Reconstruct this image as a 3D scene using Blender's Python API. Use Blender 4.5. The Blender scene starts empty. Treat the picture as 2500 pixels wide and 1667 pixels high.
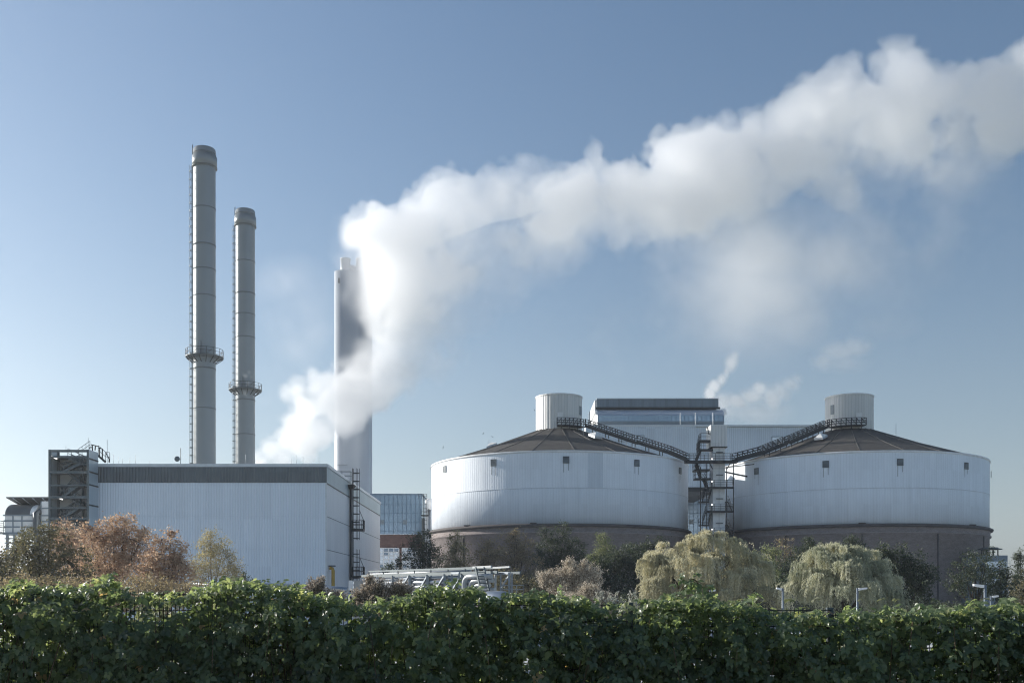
import bpy, math, random
import numpy as np
from mathutils import Vector, Matrix
scene = bpy.context.scene
COL = scene.collection
R = math.radians
H = 2.0                                   # eye height above the bank the hedge grows on
PLANT = -3.0                              # level of the works yard behind the hedge

# ------------------------------------------------------------------ camera
cam = bpy.data.cameras.new("camera")
cam.lens = 36.0; cam.sensor_width = 36.0
cam.shift_y = 0.2482
cam.clip_start = 0.1; cam.clip_end = 6000
co = bpy.data.objects.new("camera", cam); COL.objects.link(co)
co.location = (0, 0, H); co.rotation_euler = (R(90), 0, 0)
scene.camera = co

# ------------------------------------------------------------------ sky, sun, exposure
SUN_AZ, SUN_EL = 66.0, 18.5               # degrees left of the view direction, height
w = bpy.data.worlds.new("World"); scene.world = w; w.use_nodes = True
nt = w.node_tree; nt.nodes.clear()
sky = nt.nodes.new("ShaderNodeTexSky"); sky.sky_type = 'NISHITA'; sky.sun_disc = False
sky.sun_elevation = R(SUN_EL); sky.sun_rotation = R(-SUN_AZ)
sky.altitude = 0; sky.air_density = 1.0; sky.dust_density = 1.0; sky.ozone_density = 4.0
bg = nt.nodes.new("ShaderNodeBackground"); bg.inputs[1].default_value = 0.1
wo = nt.nodes.new("ShaderNodeOutputWorld")
hs = nt.nodes.new("ShaderNodeHueSaturation"); hs.inputs["Saturation"].default_value = 1.0
tn = nt.nodes.new("ShaderNodeVectorMath"); tn.operation = 'MULTIPLY'; tn.inputs[1].default_value = (1.02, 1.0, .92)
nt.links.new(sky.outputs[0], hs.inputs["Color"]); nt.links.new(hs.outputs[0], tn.inputs[0]); # the air is milkier low down: the sky's colour pales towards the horizon
tc = nt.nodes.new("ShaderNodeTexCoord"); sp = nt.nodes.new("ShaderNodeSeparateXYZ"); nt.links.new(tc.outputs["Generated"], sp.inputs[0])
ab = nt.nodes.new("ShaderNodeMath"); ab.operation = 'ABSOLUTE'; nt.links.new(sp.outputs[2], ab.inputs[0])
ml = nt.nodes.new("ShaderNodeMath"); ml.operation = 'MULTIPLY'; nt.links.new(ab.outputs[0], ml.inputs[0]); ml.inputs[1].default_value = -4.6
ep = nt.nodes.new("ShaderNodeMath"); ep.operation = 'EXPONENT'; nt.links.new(ml.outputs[0], ep.inputs[0])
fc = nt.nodes.new("ShaderNodeMath"); fc.operation = 'MULTIPLY'; nt.links.new(ep.outputs[0], fc.inputs[0]); fc.inputs[1].default_value = .9
bw = nt.nodes.new("ShaderNodeRGBToBW"); nt.links.new(tn.outputs[0], bw.inputs[0])
gy = nt.nodes.new("ShaderNodeVectorMath"); gy.operation = 'MULTIPLY'; nt.links.new(bw.outputs[0], gy.inputs[0]); gy.inputs[1].default_value = (.90, .98, 1.05)
mxs = nt.nodes.new("ShaderNodeMix"); mxs.data_type = 'RGBA'; nt.links.new(fc.outputs[0], mxs.inputs[0]); nt.links.new(tn.outputs[0], mxs.inputs[6]); nt.links.new(gy.outputs[0], mxs.inputs[7])
nt.links.new(mxs.outputs[2], bg.inputs[0]); nt.links.new(bg.outputs[0], wo.inputs[0])
sl = bpy.data.lights.new("sun", 'SUN'); sl.energy = 4.15; sl.angle = R(0.5); sl.color = (1.0, 0.955, 0.89)
so = bpy.data.objects.new("sun", sl); COL.objects.link(so)
sdir = Vector((-math.sin(R(SUN_AZ))*math.cos(R(SUN_EL)), math.cos(R(SUN_AZ))*math.cos(R(SUN_EL)), math.sin(R(SUN_EL))))
so.rotation_euler = sdir.to_track_quat('Z', 'Y').to_euler(); so.location = sdir*400
scene.view_settings.view_transform = 'Standard'; scene.view_settings.look = 'None'
scene.view_settings.exposure = 0.62; scene.view_settings.gamma = 1.0
cy = scene.cycles; DENOISE = True; cy.pixel_filter_type = 'BLACKMAN_HARRIS'; cy.filter_width = 1.15
cy.max_bounces = 32; cy.diffuse_bounces = 8; cy.glossy_bounces = 3; cy.transmission_bounces = 8
cy.volume_bounces = 32; cy.transparent_max_bounces = 8
cy.volume_step_rate = 2.0; cy.volume_max_steps = 512
cy.use_adaptive_sampling = False; cy.adaptive_threshold = 0.02
try:
    cy.use_denoising = DENOISE; cy.denoiser = 'OPENIMAGEDENOISE'
except Exception: pass
cy.sample_clamp_indirect = 2.5; cy.caustics_reflective = False; cy.caustics_refractive = False; cy.blur_glossy = 1.0

# ------------------------------------------------------------------ helpers
def P(px, py, Y): return Vector(((px-1250)/2500*Y, Y, H+(1454-py)/2500*Y))
def XP(px, Y): return (px-1250)/2500*Y
def ZP(py, Y): return H+(1454-py)/2500*Y

def wloc(o):
    v = Vector((0, 0, 0))
    while o is not None: v += o.location; o = o.parent
    return v

class MB:
    def __init__(s): s.v = []; s.f = []; s.uv = []; s.sm = []
    def face(s, idx, uv=None, smooth=False):
        s.f.append(tuple(idx)); s.uv.append(uv); s.sm.append(smooth)
    def poly(s, pts, uv=None, smooth=False):
        n = len(s.v); s.v += [tuple(p) for p in pts]; s.face(range(n, n+len(pts)), uv, smooth)
    def hexa(s, b, t):                    # four bottom, four top points
        n = len(s.v); s.v += [tuple(p) for p in b]+[tuple(p) for p in t]
        for q in ((3,2,1,0),(4,5,6,7),(0,1,5,4),(1,2,6,5),(2,3,7,6),(3,0,4,7)):
            uv = []
            for k in q:
                p = s.v[n+k]; uv.append((p[0]+p[1]*.999, p[2]))
            s.face([n+k for k in q], uv)
    def box(s, x0, x1, y0, y1, z0, z1):
        s.hexa([(x0,y0,z0),(x1,y0,z0),(x1,y1,z0),(x0,y1,z0)], [(x0,y0,z1),(x1,y0,z1),(x1,y1,z1),(x0,y1,z1)])
    def bar(s, p, q, w, h=None, up=(0,0,1)):
        p = Vector(p); q = Vector(q); h = h or w; d = (q-p).normalized(); up = Vector(up)
        if abs(d.dot(up)) > .98: up = Vector((0,1,0))
        a = d.cross(up).normalized()*w/2; b = a.cross(d).normalized()*h/2
        s.hexa([p-a-b, p+a-b, p+a+b, p-a+b], [q-a-b, q+a-b, q+a+b, q-a+b])
    def tube(s, pts, r, n=8, caps=True, smooth=True):
        pts = [Vector(p) for p in pts]; rs = r if isinstance(r, (list, tuple)) else [r]*len(pts)
        base = len(s.v); ref = None
        for i, p in enumerate(pts):
            d = (pts[min(i+1, len(pts)-1)]-pts[max(i-1, 0)]).normalized()
            if ref is None: ref = Vector((0,0,1)) if abs(d.z) < .9 else Vector((1,0,0))
            a = d.cross(ref).normalized(); b = a.cross(d).normalized(); ref = b
            for k in range(n):
                t = 2*math.pi*k/n; s.v.append(tuple(p+(a*math.cos(t)+b*math.sin(t))*rs[i]))
        for i in range(len(pts)-1):
            for k in range(n):
                k2 = (k+1) % n; s.face((base+i*n+k, base+i*n+k2, base+(i+1)*n+k2, base+(i+1)*n+k), None, smooth)
        if caps:
            s.face(range(base+n-1, base-1, -1)); s.face(range(base+(len(pts)-1)*n, base+len(pts)*n))
    def lathe(s, cx, cy, prof, n=64, a0=0., a1=2*math.pi, smooth=True, capb=False, capt=False):
        base = len(s.v); full = abs(a1-a0-2*math.pi) < 1e-6; m = n if full else n+1
        L = [0.]
        for i in range(1, len(prof)): L.append(L[-1]+math.hypot(prof[i][0]-prof[i-1][0], prof[i][1]-prof[i-1][1]))
        for r, z in prof:
            for k in range(m):
                t = a0+(a1-a0)*k/n; s.v.append((cx+r*math.cos(t), cy+r*math.sin(t), z))
        R0 = max(p[0] for p in prof)
        for i in range(len(prof)-1):
            for k in range(n):
                k2 = (k+1) % m; u0 = (a1-a0)*k/n*R0; u1 = (a1-a0)*(k+1)/n*R0
                s.face((base+i*m+k, base+i*m+k2, base+(i+1)*m+k2, base+(i+1)*m+k),
                       [(u0, prof[i][1]), (u1, prof[i][1]), (u1, prof[i+1][1]), (u0, prof[i+1][1])], smooth)
        if capt: s.face(range(base+(len(prof)-1)*m, base+len(prof)*m))
        if capb: s.face(range(base+m-1, base-1, -1))
    def railing(s, pts, h=1.1, sp=1.5, t=.06, rails=(1., .55), brace=False):
        pts = [Vector(p) for p in pts]
        for p, q in zip(pts[:-1], pts[1:]):
            n = max(1, round((q-p).length/sp)); up = Vector((0,0,h))
            for k in range(n+1):
                a = p.lerp(q, k/n); s.bar(a, a+up, t)
                if brace and k < n: s.bar(a, p.lerp(q, (k+1)/n)+up*.95, t*.7)
            for r in rails: s.bar(p+up*r, q+up*r, t)
    def build(s, name, mat, parent=None):
        off = wloc(parent) if parent is not None else Vector((0,0,0))
        me = bpy.data.meshes.new(name)
        me.from_pydata([(v[0]-off.x, v[1]-off.y, v[2]-off.z) for v in s.v], [], s.f)
        uvl = me.uv_layers.new(name="UVMap").data
        arr = []
        for f, u in zip(s.f, s.uv):
            arr += [c for k in (u if u else [(s.v[i][0]+s.v[i][1], s.v[i][2]) for i in f]) for c in k]
        uvl.foreach_set("uv", arr)
        me.polygons.foreach_set("use_smooth", s.sm)
        me.materials.append(mat); me.update()
        o = bpy.data.objects.new(name, me); COL.objects.link(o)
        if parent is not None: o.parent = parent
        return o

def tag(o, label=None, cat=None, group=None, kind=None):
    if label: o["label"] = label
    if cat: o["category"] = cat
    if group: o["group"] = group
    if kind: o["kind"] = kind
    return o
def thing(name, loc, label, cat, group=None):
    o = bpy.data.objects.new(name, None); o.empty_display_size = .5; COL.objects.link(o); o.location = loc
    return tag(o, label, cat, group)
def copy_tree(o, parent=None):
    c = o.copy(); COL.objects.link(c)
    if parent is not None: c.parent = parent
    for ch in list(o.children): copy_tree(ch, c)
    return c

# ------------------------------------------------------------------ materials
class NT:
    def __init__(s, name):
        s.m = bpy.data.materials.new(name); s.m.use_nodes = True; s.t = s.m.node_tree
        s.b = s.t.nodes["Principled BSDF"]; s.out = s.t.nodes["Material Output"]
    def n(s, ty, **kw):
        x = s.t.nodes.new(ty)
        for k, v in kw.items(): setattr(x, k, v)
        return x
    def l(s, a, b): s.t.links.new(a, b)
    def val(s, sock, v):
        if hasattr(v, "links") or hasattr(v, "is_linked"): s.l(v, sock)
        else: sock.default_value = v
    def math(s, op, a, b=0., c=None):
        x = s.n("ShaderNodeMath", operation=op); s.val(x.inputs[0], a); s.val(x.inputs[1], b)
        if c is not None: s.val(x.inputs[2], c)
        return x.outputs[0]
    def noise(s, vec, scale, detail=4., rough=.55):
        x = s.n("ShaderNodeTexNoise"); x.inputs["Scale"].default_value = scale; x.inputs["Detail"].default_value = detail
        x.inputs["Roughness"].default_value = rough
        if vec is not None: s.l(vec, x.inputs["Vector"])
        return x.outputs[0]
    def ramp(s, f, stops):
        x = s.n("ShaderNodeValToRGB"); e = x.color_ramp.elements
        while len(e) < len(stops): e.new(.5)
        for i, (p, c) in enumerate(stops): e[i].position = p; e[i].color = (*c, 1)
        s.l(f, x.inputs[0]); return x.outputs[0]
    def mulc(s, col, f):
        x = s.n("ShaderNodeVectorMath", operation='SCALE'); s.val(x.inputs[0], col); s.val(x.inputs[3], f); return x.outputs[0]
    def mapping(s, vec, scale):
        x = s.n("ShaderNodeMapping"); s.l(vec, x.inputs[0]); x.inputs["Scale"].default_value = scale; return x.outputs[0]
    def bump(s, h, dist, strength=1.):
        x = s.n("ShaderNodeBump"); x.inputs["Distance"].default_value = dist; x.inputs["Strength"].default_value = strength
        s.l(h, x.inputs["Height"]); s.l(x.outputs[0], s.b.inputs["Normal"])
    def set(s, col=None, rough=None, metal=None, spec=None):
        if col is not None: s.val(s.b.inputs["Base Color"], (*col, 1) if isinstance(col, tuple) and len(col) == 3 else col)
        if rough is not None: s.val(s.b.inputs["Roughness"], rough)
        if metal is not None: s.b.inputs["Metallic"].default_value = metal
        if spec is not None: s.b.inputs["Specular IOR Level"].default_value = spec
        return s

def plain(name, col, rough=.6, metal=0., var=.12, scale=1.5, spec=.4, bump=0.):
    t = NT(name); g = t.n("ShaderNodeNewGeometry").outputs["Position"]
    f = t.noise(g, scale, 5.)
    k = t.math('ADD', t.math('MULTIPLY', t.math('SUBTRACT', f, .5), 2*var*1.6), 1.)
    c = t.n("ShaderNodeRGB"); c.outputs[0].default_value = (*col, 1)
    t.set(t.mulc(c.outputs[0], k), rough, metal, spec)
    if bump: t.bump(t.noise(g, 6., 6.), bump)
    return t.m

def clad(name, col, pitch=.35, rough=.42, metal=0., depth=.05, panel=.05, pw=1.05, streak=.10, spec=.5, line=.12):
    """profiled sheet: ribs run up the wall; u is metres along it, v metres up"""
    t = NT(name); uv = t.n("ShaderNodeUVMap").outputs[0]
    sep = t.n("ShaderNodeSeparateXYZ"); t.l(uv, sep.inputs[0]); u, v = sep.outputs[0], sep.outputs[1]
    fr = t.math('FRACT', t.math('DIVIDE', u, pitch))
    tri = t.math('ABSOLUTE', t.math('SUBTRACT', fr, .5))
    prof = t.math('SMOOTH_MIN', t.math('MULTIPLY', tri, 4.), 1., .2)
    cell = t.n("ShaderNodeTexWhiteNoise", noise_dimensions='2D')
    cv = t.n("ShaderNodeCombineXYZ"); t.l(t.math('FLOOR', t.math('DIVIDE', u, pw)), cv.inputs[0]); t.l(t.math('FLOOR', t.math('DIVIDE', v, 5.3)), cv.inputs[1])
    t.l(cv.outputs[0], cell.inputs["Vector"])
    st = t.noise(t.mapping(uv, (1.6, .09, 1)), 1., 6., .6)
    bl = t.noise(uv, .18, 3.)
    k = t.math('ADD', 1., t.math('MULTIPLY', t.math('SUBTRACT', cell.outputs[0], .5), panel*2))
    k = t.math('ADD', k, t.math('MULTIPLY', t.math('SUBTRACT', st, .5), streak*2.4))
    k = t.math('ADD', k, t.math('MULTIPLY', t.math('SUBTRACT', bl, .5), streak*1.2))
    # darker line along the bottom of each rib
    k = t.math('MULTIPLY', k, t.math('SUBTRACT', 1., t.math('MULTIPLY', t.math('LESS_THAN', tri, .12), line)))
    c = t.n("ShaderNodeRGB"); c.outputs[0].default_value = (*col, 1)
    t.set(t.mulc(c.outputs[0], k), rough, metal, spec)
    if depth: t.bump(prof, depth)
    return t.m

def brick(name, c1, c2, mortar, scale=1.):
    t = NT(name); uv = t.n("ShaderNodeUVMap").outputs[0]
    b = t.n("ShaderNodeTexBrick"); t.l(uv, b.inputs[0]); b.inputs["Scale"].default_value = scale
    b.inputs["Color1"].default_value = (*c1, 1); b.inputs["Color2"].default_value = (*c2, 1); b.inputs["Mortar"].default_value = (*mortar, 1)
    b.inputs["Brick Width"].default_value = .25; b.inputs["Row Height"].default_value = .083; b.inputs["Mortar Size"].default_value = .012
    f = t.noise(t.mapping(uv, (.5, 1.1, 1)), 1.4, 6., .65)
    k = t.math('ADD', .6, t.math('MULTIPLY', f, .8))
    t.set(t.mulc(b.outputs[0], k), .85, 0., .25); return t.m

def glass(name, col, rough=.06, metal=.75):
    t = NT(name); g = t.n("ShaderNodeNewGeometry").outputs["Position"]
    f = t.noise(g, .16, 2.)
    c = t.n("ShaderNodeRGB"); c.outputs[0].default_value = (*col, 1)
    t.set(t.mulc(c.outputs[0], t.math('ADD', .75, t.math('MULTIPLY', f, .5))), rough, metal, .6)
    return t.m

def leaf(name, stops, trans=.45, rough=.5, tcol=1.25, spec=.4, backmul=(1.1,1.05,.6)):
    t = NT(name); at = t.n("ShaderNodeAttribute", attribute_name="tint")
    col = t.ramp(at.outputs["Fac"], stops)
    t.set(col, rough, 0., spec)
    tr = t.n("ShaderNodeBsdfTranslucent")
    mv = t.n("ShaderNodeVectorMath", operation='MULTIPLY'); t.l(col, mv.inputs[0]); mv.inputs[1].default_value = [tcol*b for b in backmul]
    t.l(mv.outputs[0], tr.inputs[0])
    mx = t.n("ShaderNodeMixShader"); mx.inputs[0].default_value = trans
    t.l(t.b.outputs[0], mx.inputs[1]); t.l(tr.outputs[0], mx.inputs[2]); t.l(mx.outputs[0], t.out.inputs[0])
    return t.m

M = {}
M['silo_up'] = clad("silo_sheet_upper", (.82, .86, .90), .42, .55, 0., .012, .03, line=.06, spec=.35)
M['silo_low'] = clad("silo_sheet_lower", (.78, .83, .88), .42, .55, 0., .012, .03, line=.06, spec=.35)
M['silo_patch'] = clad("silo_sheet_patch", (.66, .71, .76), .42, .55, 0., .012, .03, line=.06, spec=.35)  # darker sheet tone for one upright strip
M['silo_b'] = clad("silo_sheet", (.76, .82, .875), .42, .55, 0., .012, .03, line=.06, spec=.35)
M['cupola'] = clad("cupola_sheet", (.68, .68, .66), .5, .45, 0., .04, .05, 1.)
M['hall_front'] = clad("hall_sheet", (.70, .78, .86), .30, .5, 0., .035, .03, 1.08, .06, line=.08)
M['hall_side'] = clad("hall_side_sheet", (.78, .79, .80), .9, .5, 0., .0, .02, 2.2, .10, line=.0)
M['band'] = clad("dark_ribbed_band", (.10, .12, .135), .36, .3, .3, .05, .08, 1.3, .2)
M['band_side'] = clad("side_band_metal", (.42, .50, .52), .9, .5, .3, .0, .02, 4., .15, line=0.)
M['trim'] = plain("pale_metal_trim", (.60, .64, .67), .4, .2)
M['white'] = plain("white_paint", (.78, .78, .77), .45)
M['boiler'] = clad("boiler_sheet", (.60, .68, .75), .45, .5, 0., .04, .05, 1.8, .08)
M['screen'] = clad("boiler_screen", (.16, .20, .24), 2.6, .35, .5, .02, .10, 2.6, .2)
M['boiler_roof'] = plain("boiler_curved_roof", (.33, .39, .47), .35, .5, .06, .4)
M['band_grey'] = plain("grey_spandrel", (.20, .24, .27), .5)
M['roof'] = plain("bitumen_roof", (.082, .076, .068), .85, 0., .3, .9, .2, .01)
M['ridge'] = plain("roof_ridge_strip", (.105, .097, .085), .7, 0., .3, 3.)
M['steel'] = plain("black_steel", (.028, .032, .036), .5, .3, .2, 2.)
M['grey_steel'] = plain("grey_steel", (.12, .145, .155), .5, .3, .2, 2.)
M['galv'] = plain("galvanised_steel", (.27, .30, .33), .45, .6, .15, 3.)
M['pipe'] = plain("silver_pipe_jacket", (.38, .41, .44), .35, .8, .12, 1.2)
M['pipe_white'] = plain("pale_pipe_jacket", (.42, .44, .45), .35, .3, .1, 1.2)
M['yellow'] = plain("ochre_pipe_paint", (.48, .30, .05), .5)
M['concrete'] = plain("concrete", (.34, .34, .33), .85, 0., .2, .8)
M['stack'] = plain("stack_paint", (.25, .275, .285), .36, .25, .08, .25)
M['stack_ring'] = plain("stack_flange", (.15, .165, .17), .5, .3)
M['tower'] = plain("stack_casing", (.46, .49, .53), .45, .1, .06, .15)
M['brick'] = brick("purple_brown_brick", (.21, .17, .162), (.31, .255, .24), (.32, .295, .28), 1.)
M['brick_red'] = brick("red_brown_brick", (.155, .085, .07), (.20, .11, .09), (.17, .13, .12), 1.)
M['cornice'] = plain("dark_cornice", (.10, .09, .088), .8, 0., .25, 1.)
M['glass'] = glass("blue_curtain_glass", (.30, .40, .50), .22, .45)
M['glass_dark'] = glass("dark_window_glass", (.16, .21, .27), .08, .6)
M['glass_pale'] = glass("pale_window_panel", (.66, .72, .78), .2, .3)
M['mull'] = plain("mullion", (.13, .19, .26), .5)
M['shadowpanel'] = plain("grey_panel", (.60, .62, .62), .6, 0., .12, .5)
M['side_panel'] = clad("tower_side_panel", (.42, .49, .53), 1.2, .35, .2, 0., .04, 1.2, .12, line=0.)
M['dome'] = plain("skylight_dome", (.72, .72, .69), .25)
M['grime'] = plain("vent_grime", (.36, .38, .40), .7)
M['hood'] = plain("dark_hood", (.115, .125, .125), .45, .3, .15, .8)
M['bark'] = plain("bark", (.060, .050, .040), .9, 0., .3, 4., .2)
M['bark_pale'] = plain("pale_bark", (.16, .13, .10), .9, 0., .3, 4., .2)
t = NT("lamp_tube"); t.set((.9,.9,.9), .4); t.b.inputs["Emission Color"].default_value = (1,.97,.9,1); t.b.inputs["Emission Strength"].default_value = 1.6; M['tube'] = t.m

# ------------------------------------------------------------------ ground
def bank(x): return -.11-.0262*max(-40, min(40, x))
def ground_z(x, y):
    t = min(1, max(0, (y-15)/14)); t = t*t*(3-2*t)
    return bank(x)*(1-t)+PLANT*t
xs = [-3000,-1000,-400,-200,-120]+list(range(-80, 81, 4))+[120,200,400,1000,3000]
ys = [-600,-200,-60,-20,0,4,8,11,13,14.5]+list(range(16, 34, 1))+[40,50,60,80,100,130,170,220,300,500,1000,2000,4000]
g = MB()
for y in ys:
    for x in xs: g.v.append((x, y, ground_z(x, y)))
nx = len(xs)
for j in range(len(ys)-1):
    for i in range(nx-1):
        g.face((j*nx+i, j*nx+i+1, (j+1)*nx+i+1, (j+1)*nx+i), None, True)
t = NT("rough_grass"); gp = t.n("ShaderNodeNewGeometry").outputs["Position"]
t.set(t.ramp(t.noise(gp, .35, 8., .65), [(.3, (.10,.11,.05)), (.5, (.22,.21,.10)), (.72, (.36,.33,.18))]), .95, 0., .1); t.bump(t.noise(gp, 5., 6.), .06)
tag(g.build("ground", t.m), kind="structure")
g = MB()
yz = PLANT+.004
g.poly([(-110, 33, yz), (150, 33, yz), (150, 330, yz), (-110, 330, yz)])
tag(g.build("yard_bounce_paving", plain("bounce_gravel", (.62,.62,.61), .95, 0., .2, .5)), kind="structure")  # yard made pale and wide to bounce sunlight onto the shaded walls
# ------------------------------------------------------------------ silos
def circ_hit(cx, cy, r, px):
    k = (px-1250)/2500; a = k*k+1; b = -2*(k*cx+cy); c = cx*cx+cy*cy-r*r
    y = (-b-math.sqrt(max(0, b*b-4*a*c)))/(2*a); return k*y, y

def silo(cx, cy, label, upm, lowm, vents, bridge, mirror, patch, drains):
    root = thing("coal_silo", (cx, cy, PLANT), label, "silo", "twin coal silos of the power station")
    ZB, ZM, ZR, RR = 12.95, 18.35, 23.75, 22.0
    m = MB(); m.lathe(cx, cy, [(22.0, PLANT), (22.0, 11.45), (22.28, 11.5), (22.28, 11.75), (22.12, 11.8), (22.12, 12.45)], 160); b = m.build("brick_base", M['brick'], root)
    m = MB(); m.lathe(cx, cy, [(22.12, 12.45), (22.55, 12.5), (22.62, 12.78), (22.3, 12.95), (21.9, 12.95)], 160); m.build("cornice", M['cornice'], b)
    for px in drains:
        x, y = circ_hit(cx, cy, 22.07, px); m = MB(); nrm = Vector((x-cx, y-cy, 0)).normalized(); tg = Vector((-nrm.y, nrm.x, 0))
        p = Vector((x, y, 0)); m.bar(p+Vector((0,0,PLANT)), p+Vector((0,0,11.45)), .24, .12, nrm); m.build("expansion_joint", M['cornice'], b)
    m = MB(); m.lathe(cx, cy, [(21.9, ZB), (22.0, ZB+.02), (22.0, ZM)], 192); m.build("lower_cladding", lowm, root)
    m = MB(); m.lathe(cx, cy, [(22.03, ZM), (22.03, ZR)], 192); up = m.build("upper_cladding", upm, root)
    m = MB(); m.lathe(cx, cy, [(22.03, ZM-.03), (22.06, ZM-.03), (22.06, ZM+.03), (22.03, ZM+.03)], 192); m.build("seam_strip", M['trim'], root)
    m = MB(); m.lathe(cx, cy, [(22.0, ZR-.02), (22.14, ZR), (22.14, ZR+.28), (21.8, ZR+.30)], 192); m.build("roof_edge_trim", M['white'], root)
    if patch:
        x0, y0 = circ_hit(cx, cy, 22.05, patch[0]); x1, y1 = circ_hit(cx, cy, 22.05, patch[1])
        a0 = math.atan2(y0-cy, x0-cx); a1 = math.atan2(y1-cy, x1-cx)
        m = MB(); m.lathe(cx, cy, [(22.036, ZM+.05), (22.036, ZR-.03)], 12, a0, a1); tag(m.build("cladding_strip", M['silo_patch'], root), "darker strip of cladding")
    # roof: a flat-facetted cone
    N = 20; rt, zt = 3.9, 30.35
    prof = [(21.9, ZR+.12), (13., ZR+.12+(zt-ZR)*.455), (rt, zt)]
    m = MB(); m.lathe(cx, cy, prof, N, R(4), R(364), smooth=False); roof = m.build("cone_roof", M['roof'], root)
    m = MB()
    for k in range(N):
        a = R(4)+2*math.pi*k/N
        pts = [Vector((cx+r*math.cos(a), cy+r*math.sin(a), z+.03)) for r, z in prof]
        for p, q in zip(pts[:-1], pts[1:]): m.bar(p, q, .11, .06)
    m.build("ridge_strips", M['ridge'], roof)
    # skylights
    for a, r in ((R(178), 11.5), (R(300) if mirror > 0 else R(228), 11.0), (R(12), 12.2)):
        z = ZR+.12+(zt-ZR)*(21.9-r)/18.; c = Vector((cx+r*math.cos(a), cy+r*math.sin(a), z+.05))
        rad = Vector((math.cos(a), math.sin(a), -.37)).normalized(); tg = Vector((-math.sin(a), math.cos(a), 0)); nn = rad.cross(tg); nn = nn if nn.z > 0 else -nn
        m = MB(); L, W = .95, .75
        q = [c-rad*L-tg*W, c+rad*L-tg*W, c+rad*L+tg*W, c-rad*L+tg*W]; m.hexa(q, [p+nn*.35 for p in q]); k = m.build("skylight", M['trim'], roof)
        m = MB(); c2 = c+nn*.35
        for i in range(3):
            s0, s1 = 1-.28*i, 1-.28*(i+1)
            m.hexa([c2+(p-c)*s0+nn*(.16*i) for p in q], [c2+(p-c)*s1+nn*(.16*(i+1)) for p in q])
        m.build("skylight_dome", M['dome'], k)
    # cupola
    cr, cz0, cz1 = 4.0, 29.2, 36.1
    m = MB(); m.lathe(cx, cy, [(cr, cz0), (cr, cz1)], 28, R(-97), R(263), smooth=False, capt=True); cup = m.build("cupola", M['cupola'], root)
    m = MB(); m.lathe(cx, cy, [(cr, cz1-.05), (cr+.1, cz1-.05), (cr+.1, cz1+.15), (cr-.25, cz1+.2)], 28, R(-97), R(263), smooth=False); m.build("cupola_trim", M['white'], cup)
    def on_cup(px, z0, z1, wd, name, mat, d=.06):
        x, y = circ_hit(cx, cy, cr, px); nrm = Vector((x-cx, y-cy, 0)).normalized(); tg = Vector((-nrm.y, nrm.x, 0)); c = Vector((cx, cy, 0))+nrm*(cr-.05)
        m = MB(); q = [c+tg*(-wd/2), c+tg*(wd/2), c+tg*(wd/2)+nrm*(d+.05), c+tg*(-wd/2)+nrm*(d+.05)]
        m.hexa([p+Vector((0,0,z0)) for p in q], [p+Vector((0,0,z1)) for p in q]); return m.build(name, mat, cup)
    if mirror > 0:
        on_cup(1368, 30.9, 33.0, .95, "door", M['white']); on_cup(1417, 32.9, 34.4, .9, "vent", M['band_grey']); on_cup(1311, 29.6, 30.4, .7, "vent", M['band_grey'])
    else:
        on_cup(2097, 30.9, 32.9, .95, "door", M['white']); on_cup(2032, 33.0, 34.6, .75, "vent", M['band_grey']); on_cup(2031, 31.6, 31.85, .35, "wall_lamp", M['steel']); on_cup(2021, 31.6, 31.85, .35, "wall_lamp", M['steel'])
    # louvred vents
    for px, py in vents:
        x, y = circ_hit(cx, cy, 22.05, px); z = ZP(py, y); nrm = Vector((x-cx, y-cy, 0)).normalized(); tg = Vector((-nrm.y, nrm.x, 0)); c = Vector((x, y, z))
        def bx(mm, u0, u1, z0, z1, d0, d1):
            q = [c+tg*u0+nrm*d0, c+tg*u1+nrm*d0, c+tg*u1+nrm*d1, c+tg*u0+nrm*d1]
            mm.hexa([p+Vector((0,0,z0)) for p in q], [p+Vector((0,0,z1)) for p in q])
        m = MB(); bx(m, -.42, .42, -.45, .45, 0, .03); v = m.build("louvre_vent", M['steel'], up)
        m = MB(); 
        for (a, b_, e, f) in ((-.48,.48,.45,.52), (-.48,.48,-.52,-.45), (-.48,-.42,-.45,.45), (.42,.48,-.45,.45)): bx(m, a, b_, e, f, 0, .1)
        m.build("vent_frame", M['grey_steel'], v)
        m = MB()
        for i in range(5): bx(m, -.42, .42, -.41+i*.17, -.32+i*.17, .03, .09)
        m.build("vent_slats", M['band_grey'], v)
        rg = random.Random(px)
        for u in (-.36, .36): m = MB(); bx(m, u-.05, u+.05, -.55-rg.uniform(.6, 1.7), -.53, .003, .006); m.build("rust_streak", M['grime'], v)
    # walkway from the cupola down to the rim
    d = Vector(bridge)-Vector((cx, cy, 0)); d.z = 0; L = d.length; d.normalize(); n2 = Vector((-d.y, d.x, 0))
    def rp(r):
        z = ZR+.12+(zt-ZR)*(21.9-min(r, 21.9))/18.; return Vector((cx, cy, z))+d*r
    up8 = Vector((0,0,.75))
    pa = rp(5.6)+up8; pa.z = 30.75; pb = rp(15.)+up8; pc = rp(15.4)+up8*1.15; pd = Vector((bridge[0], bridge[1], 23.55))
    # the last piece passes over the rim and comes down to the bridge
    pe = rp(21.)+up8*1.1
    px_ = 2 if mirror > 0 else -2
    tgt = Vector((px_*.9, -.0, 0))
    m = MB()
    lines = [(pa, pb), (pc, pe), (pe, pd)]
    for s in (-.6, .6):
        for p, q in lines:
            m.bar(p+n2*s, q+n2*s, .14, .46); m.railing([p+n2*s, q+n2*s], 1.15, 1.15, .10, (1., .66, .33), True)
    for p, q in lines:
        nst = int((q-p).length/.35)
        for i in range(nst): c = p.lerp(q, (i+.5)/nst); m.bar(c-n2*.6, c+n2*.6, .26, .04)
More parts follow.
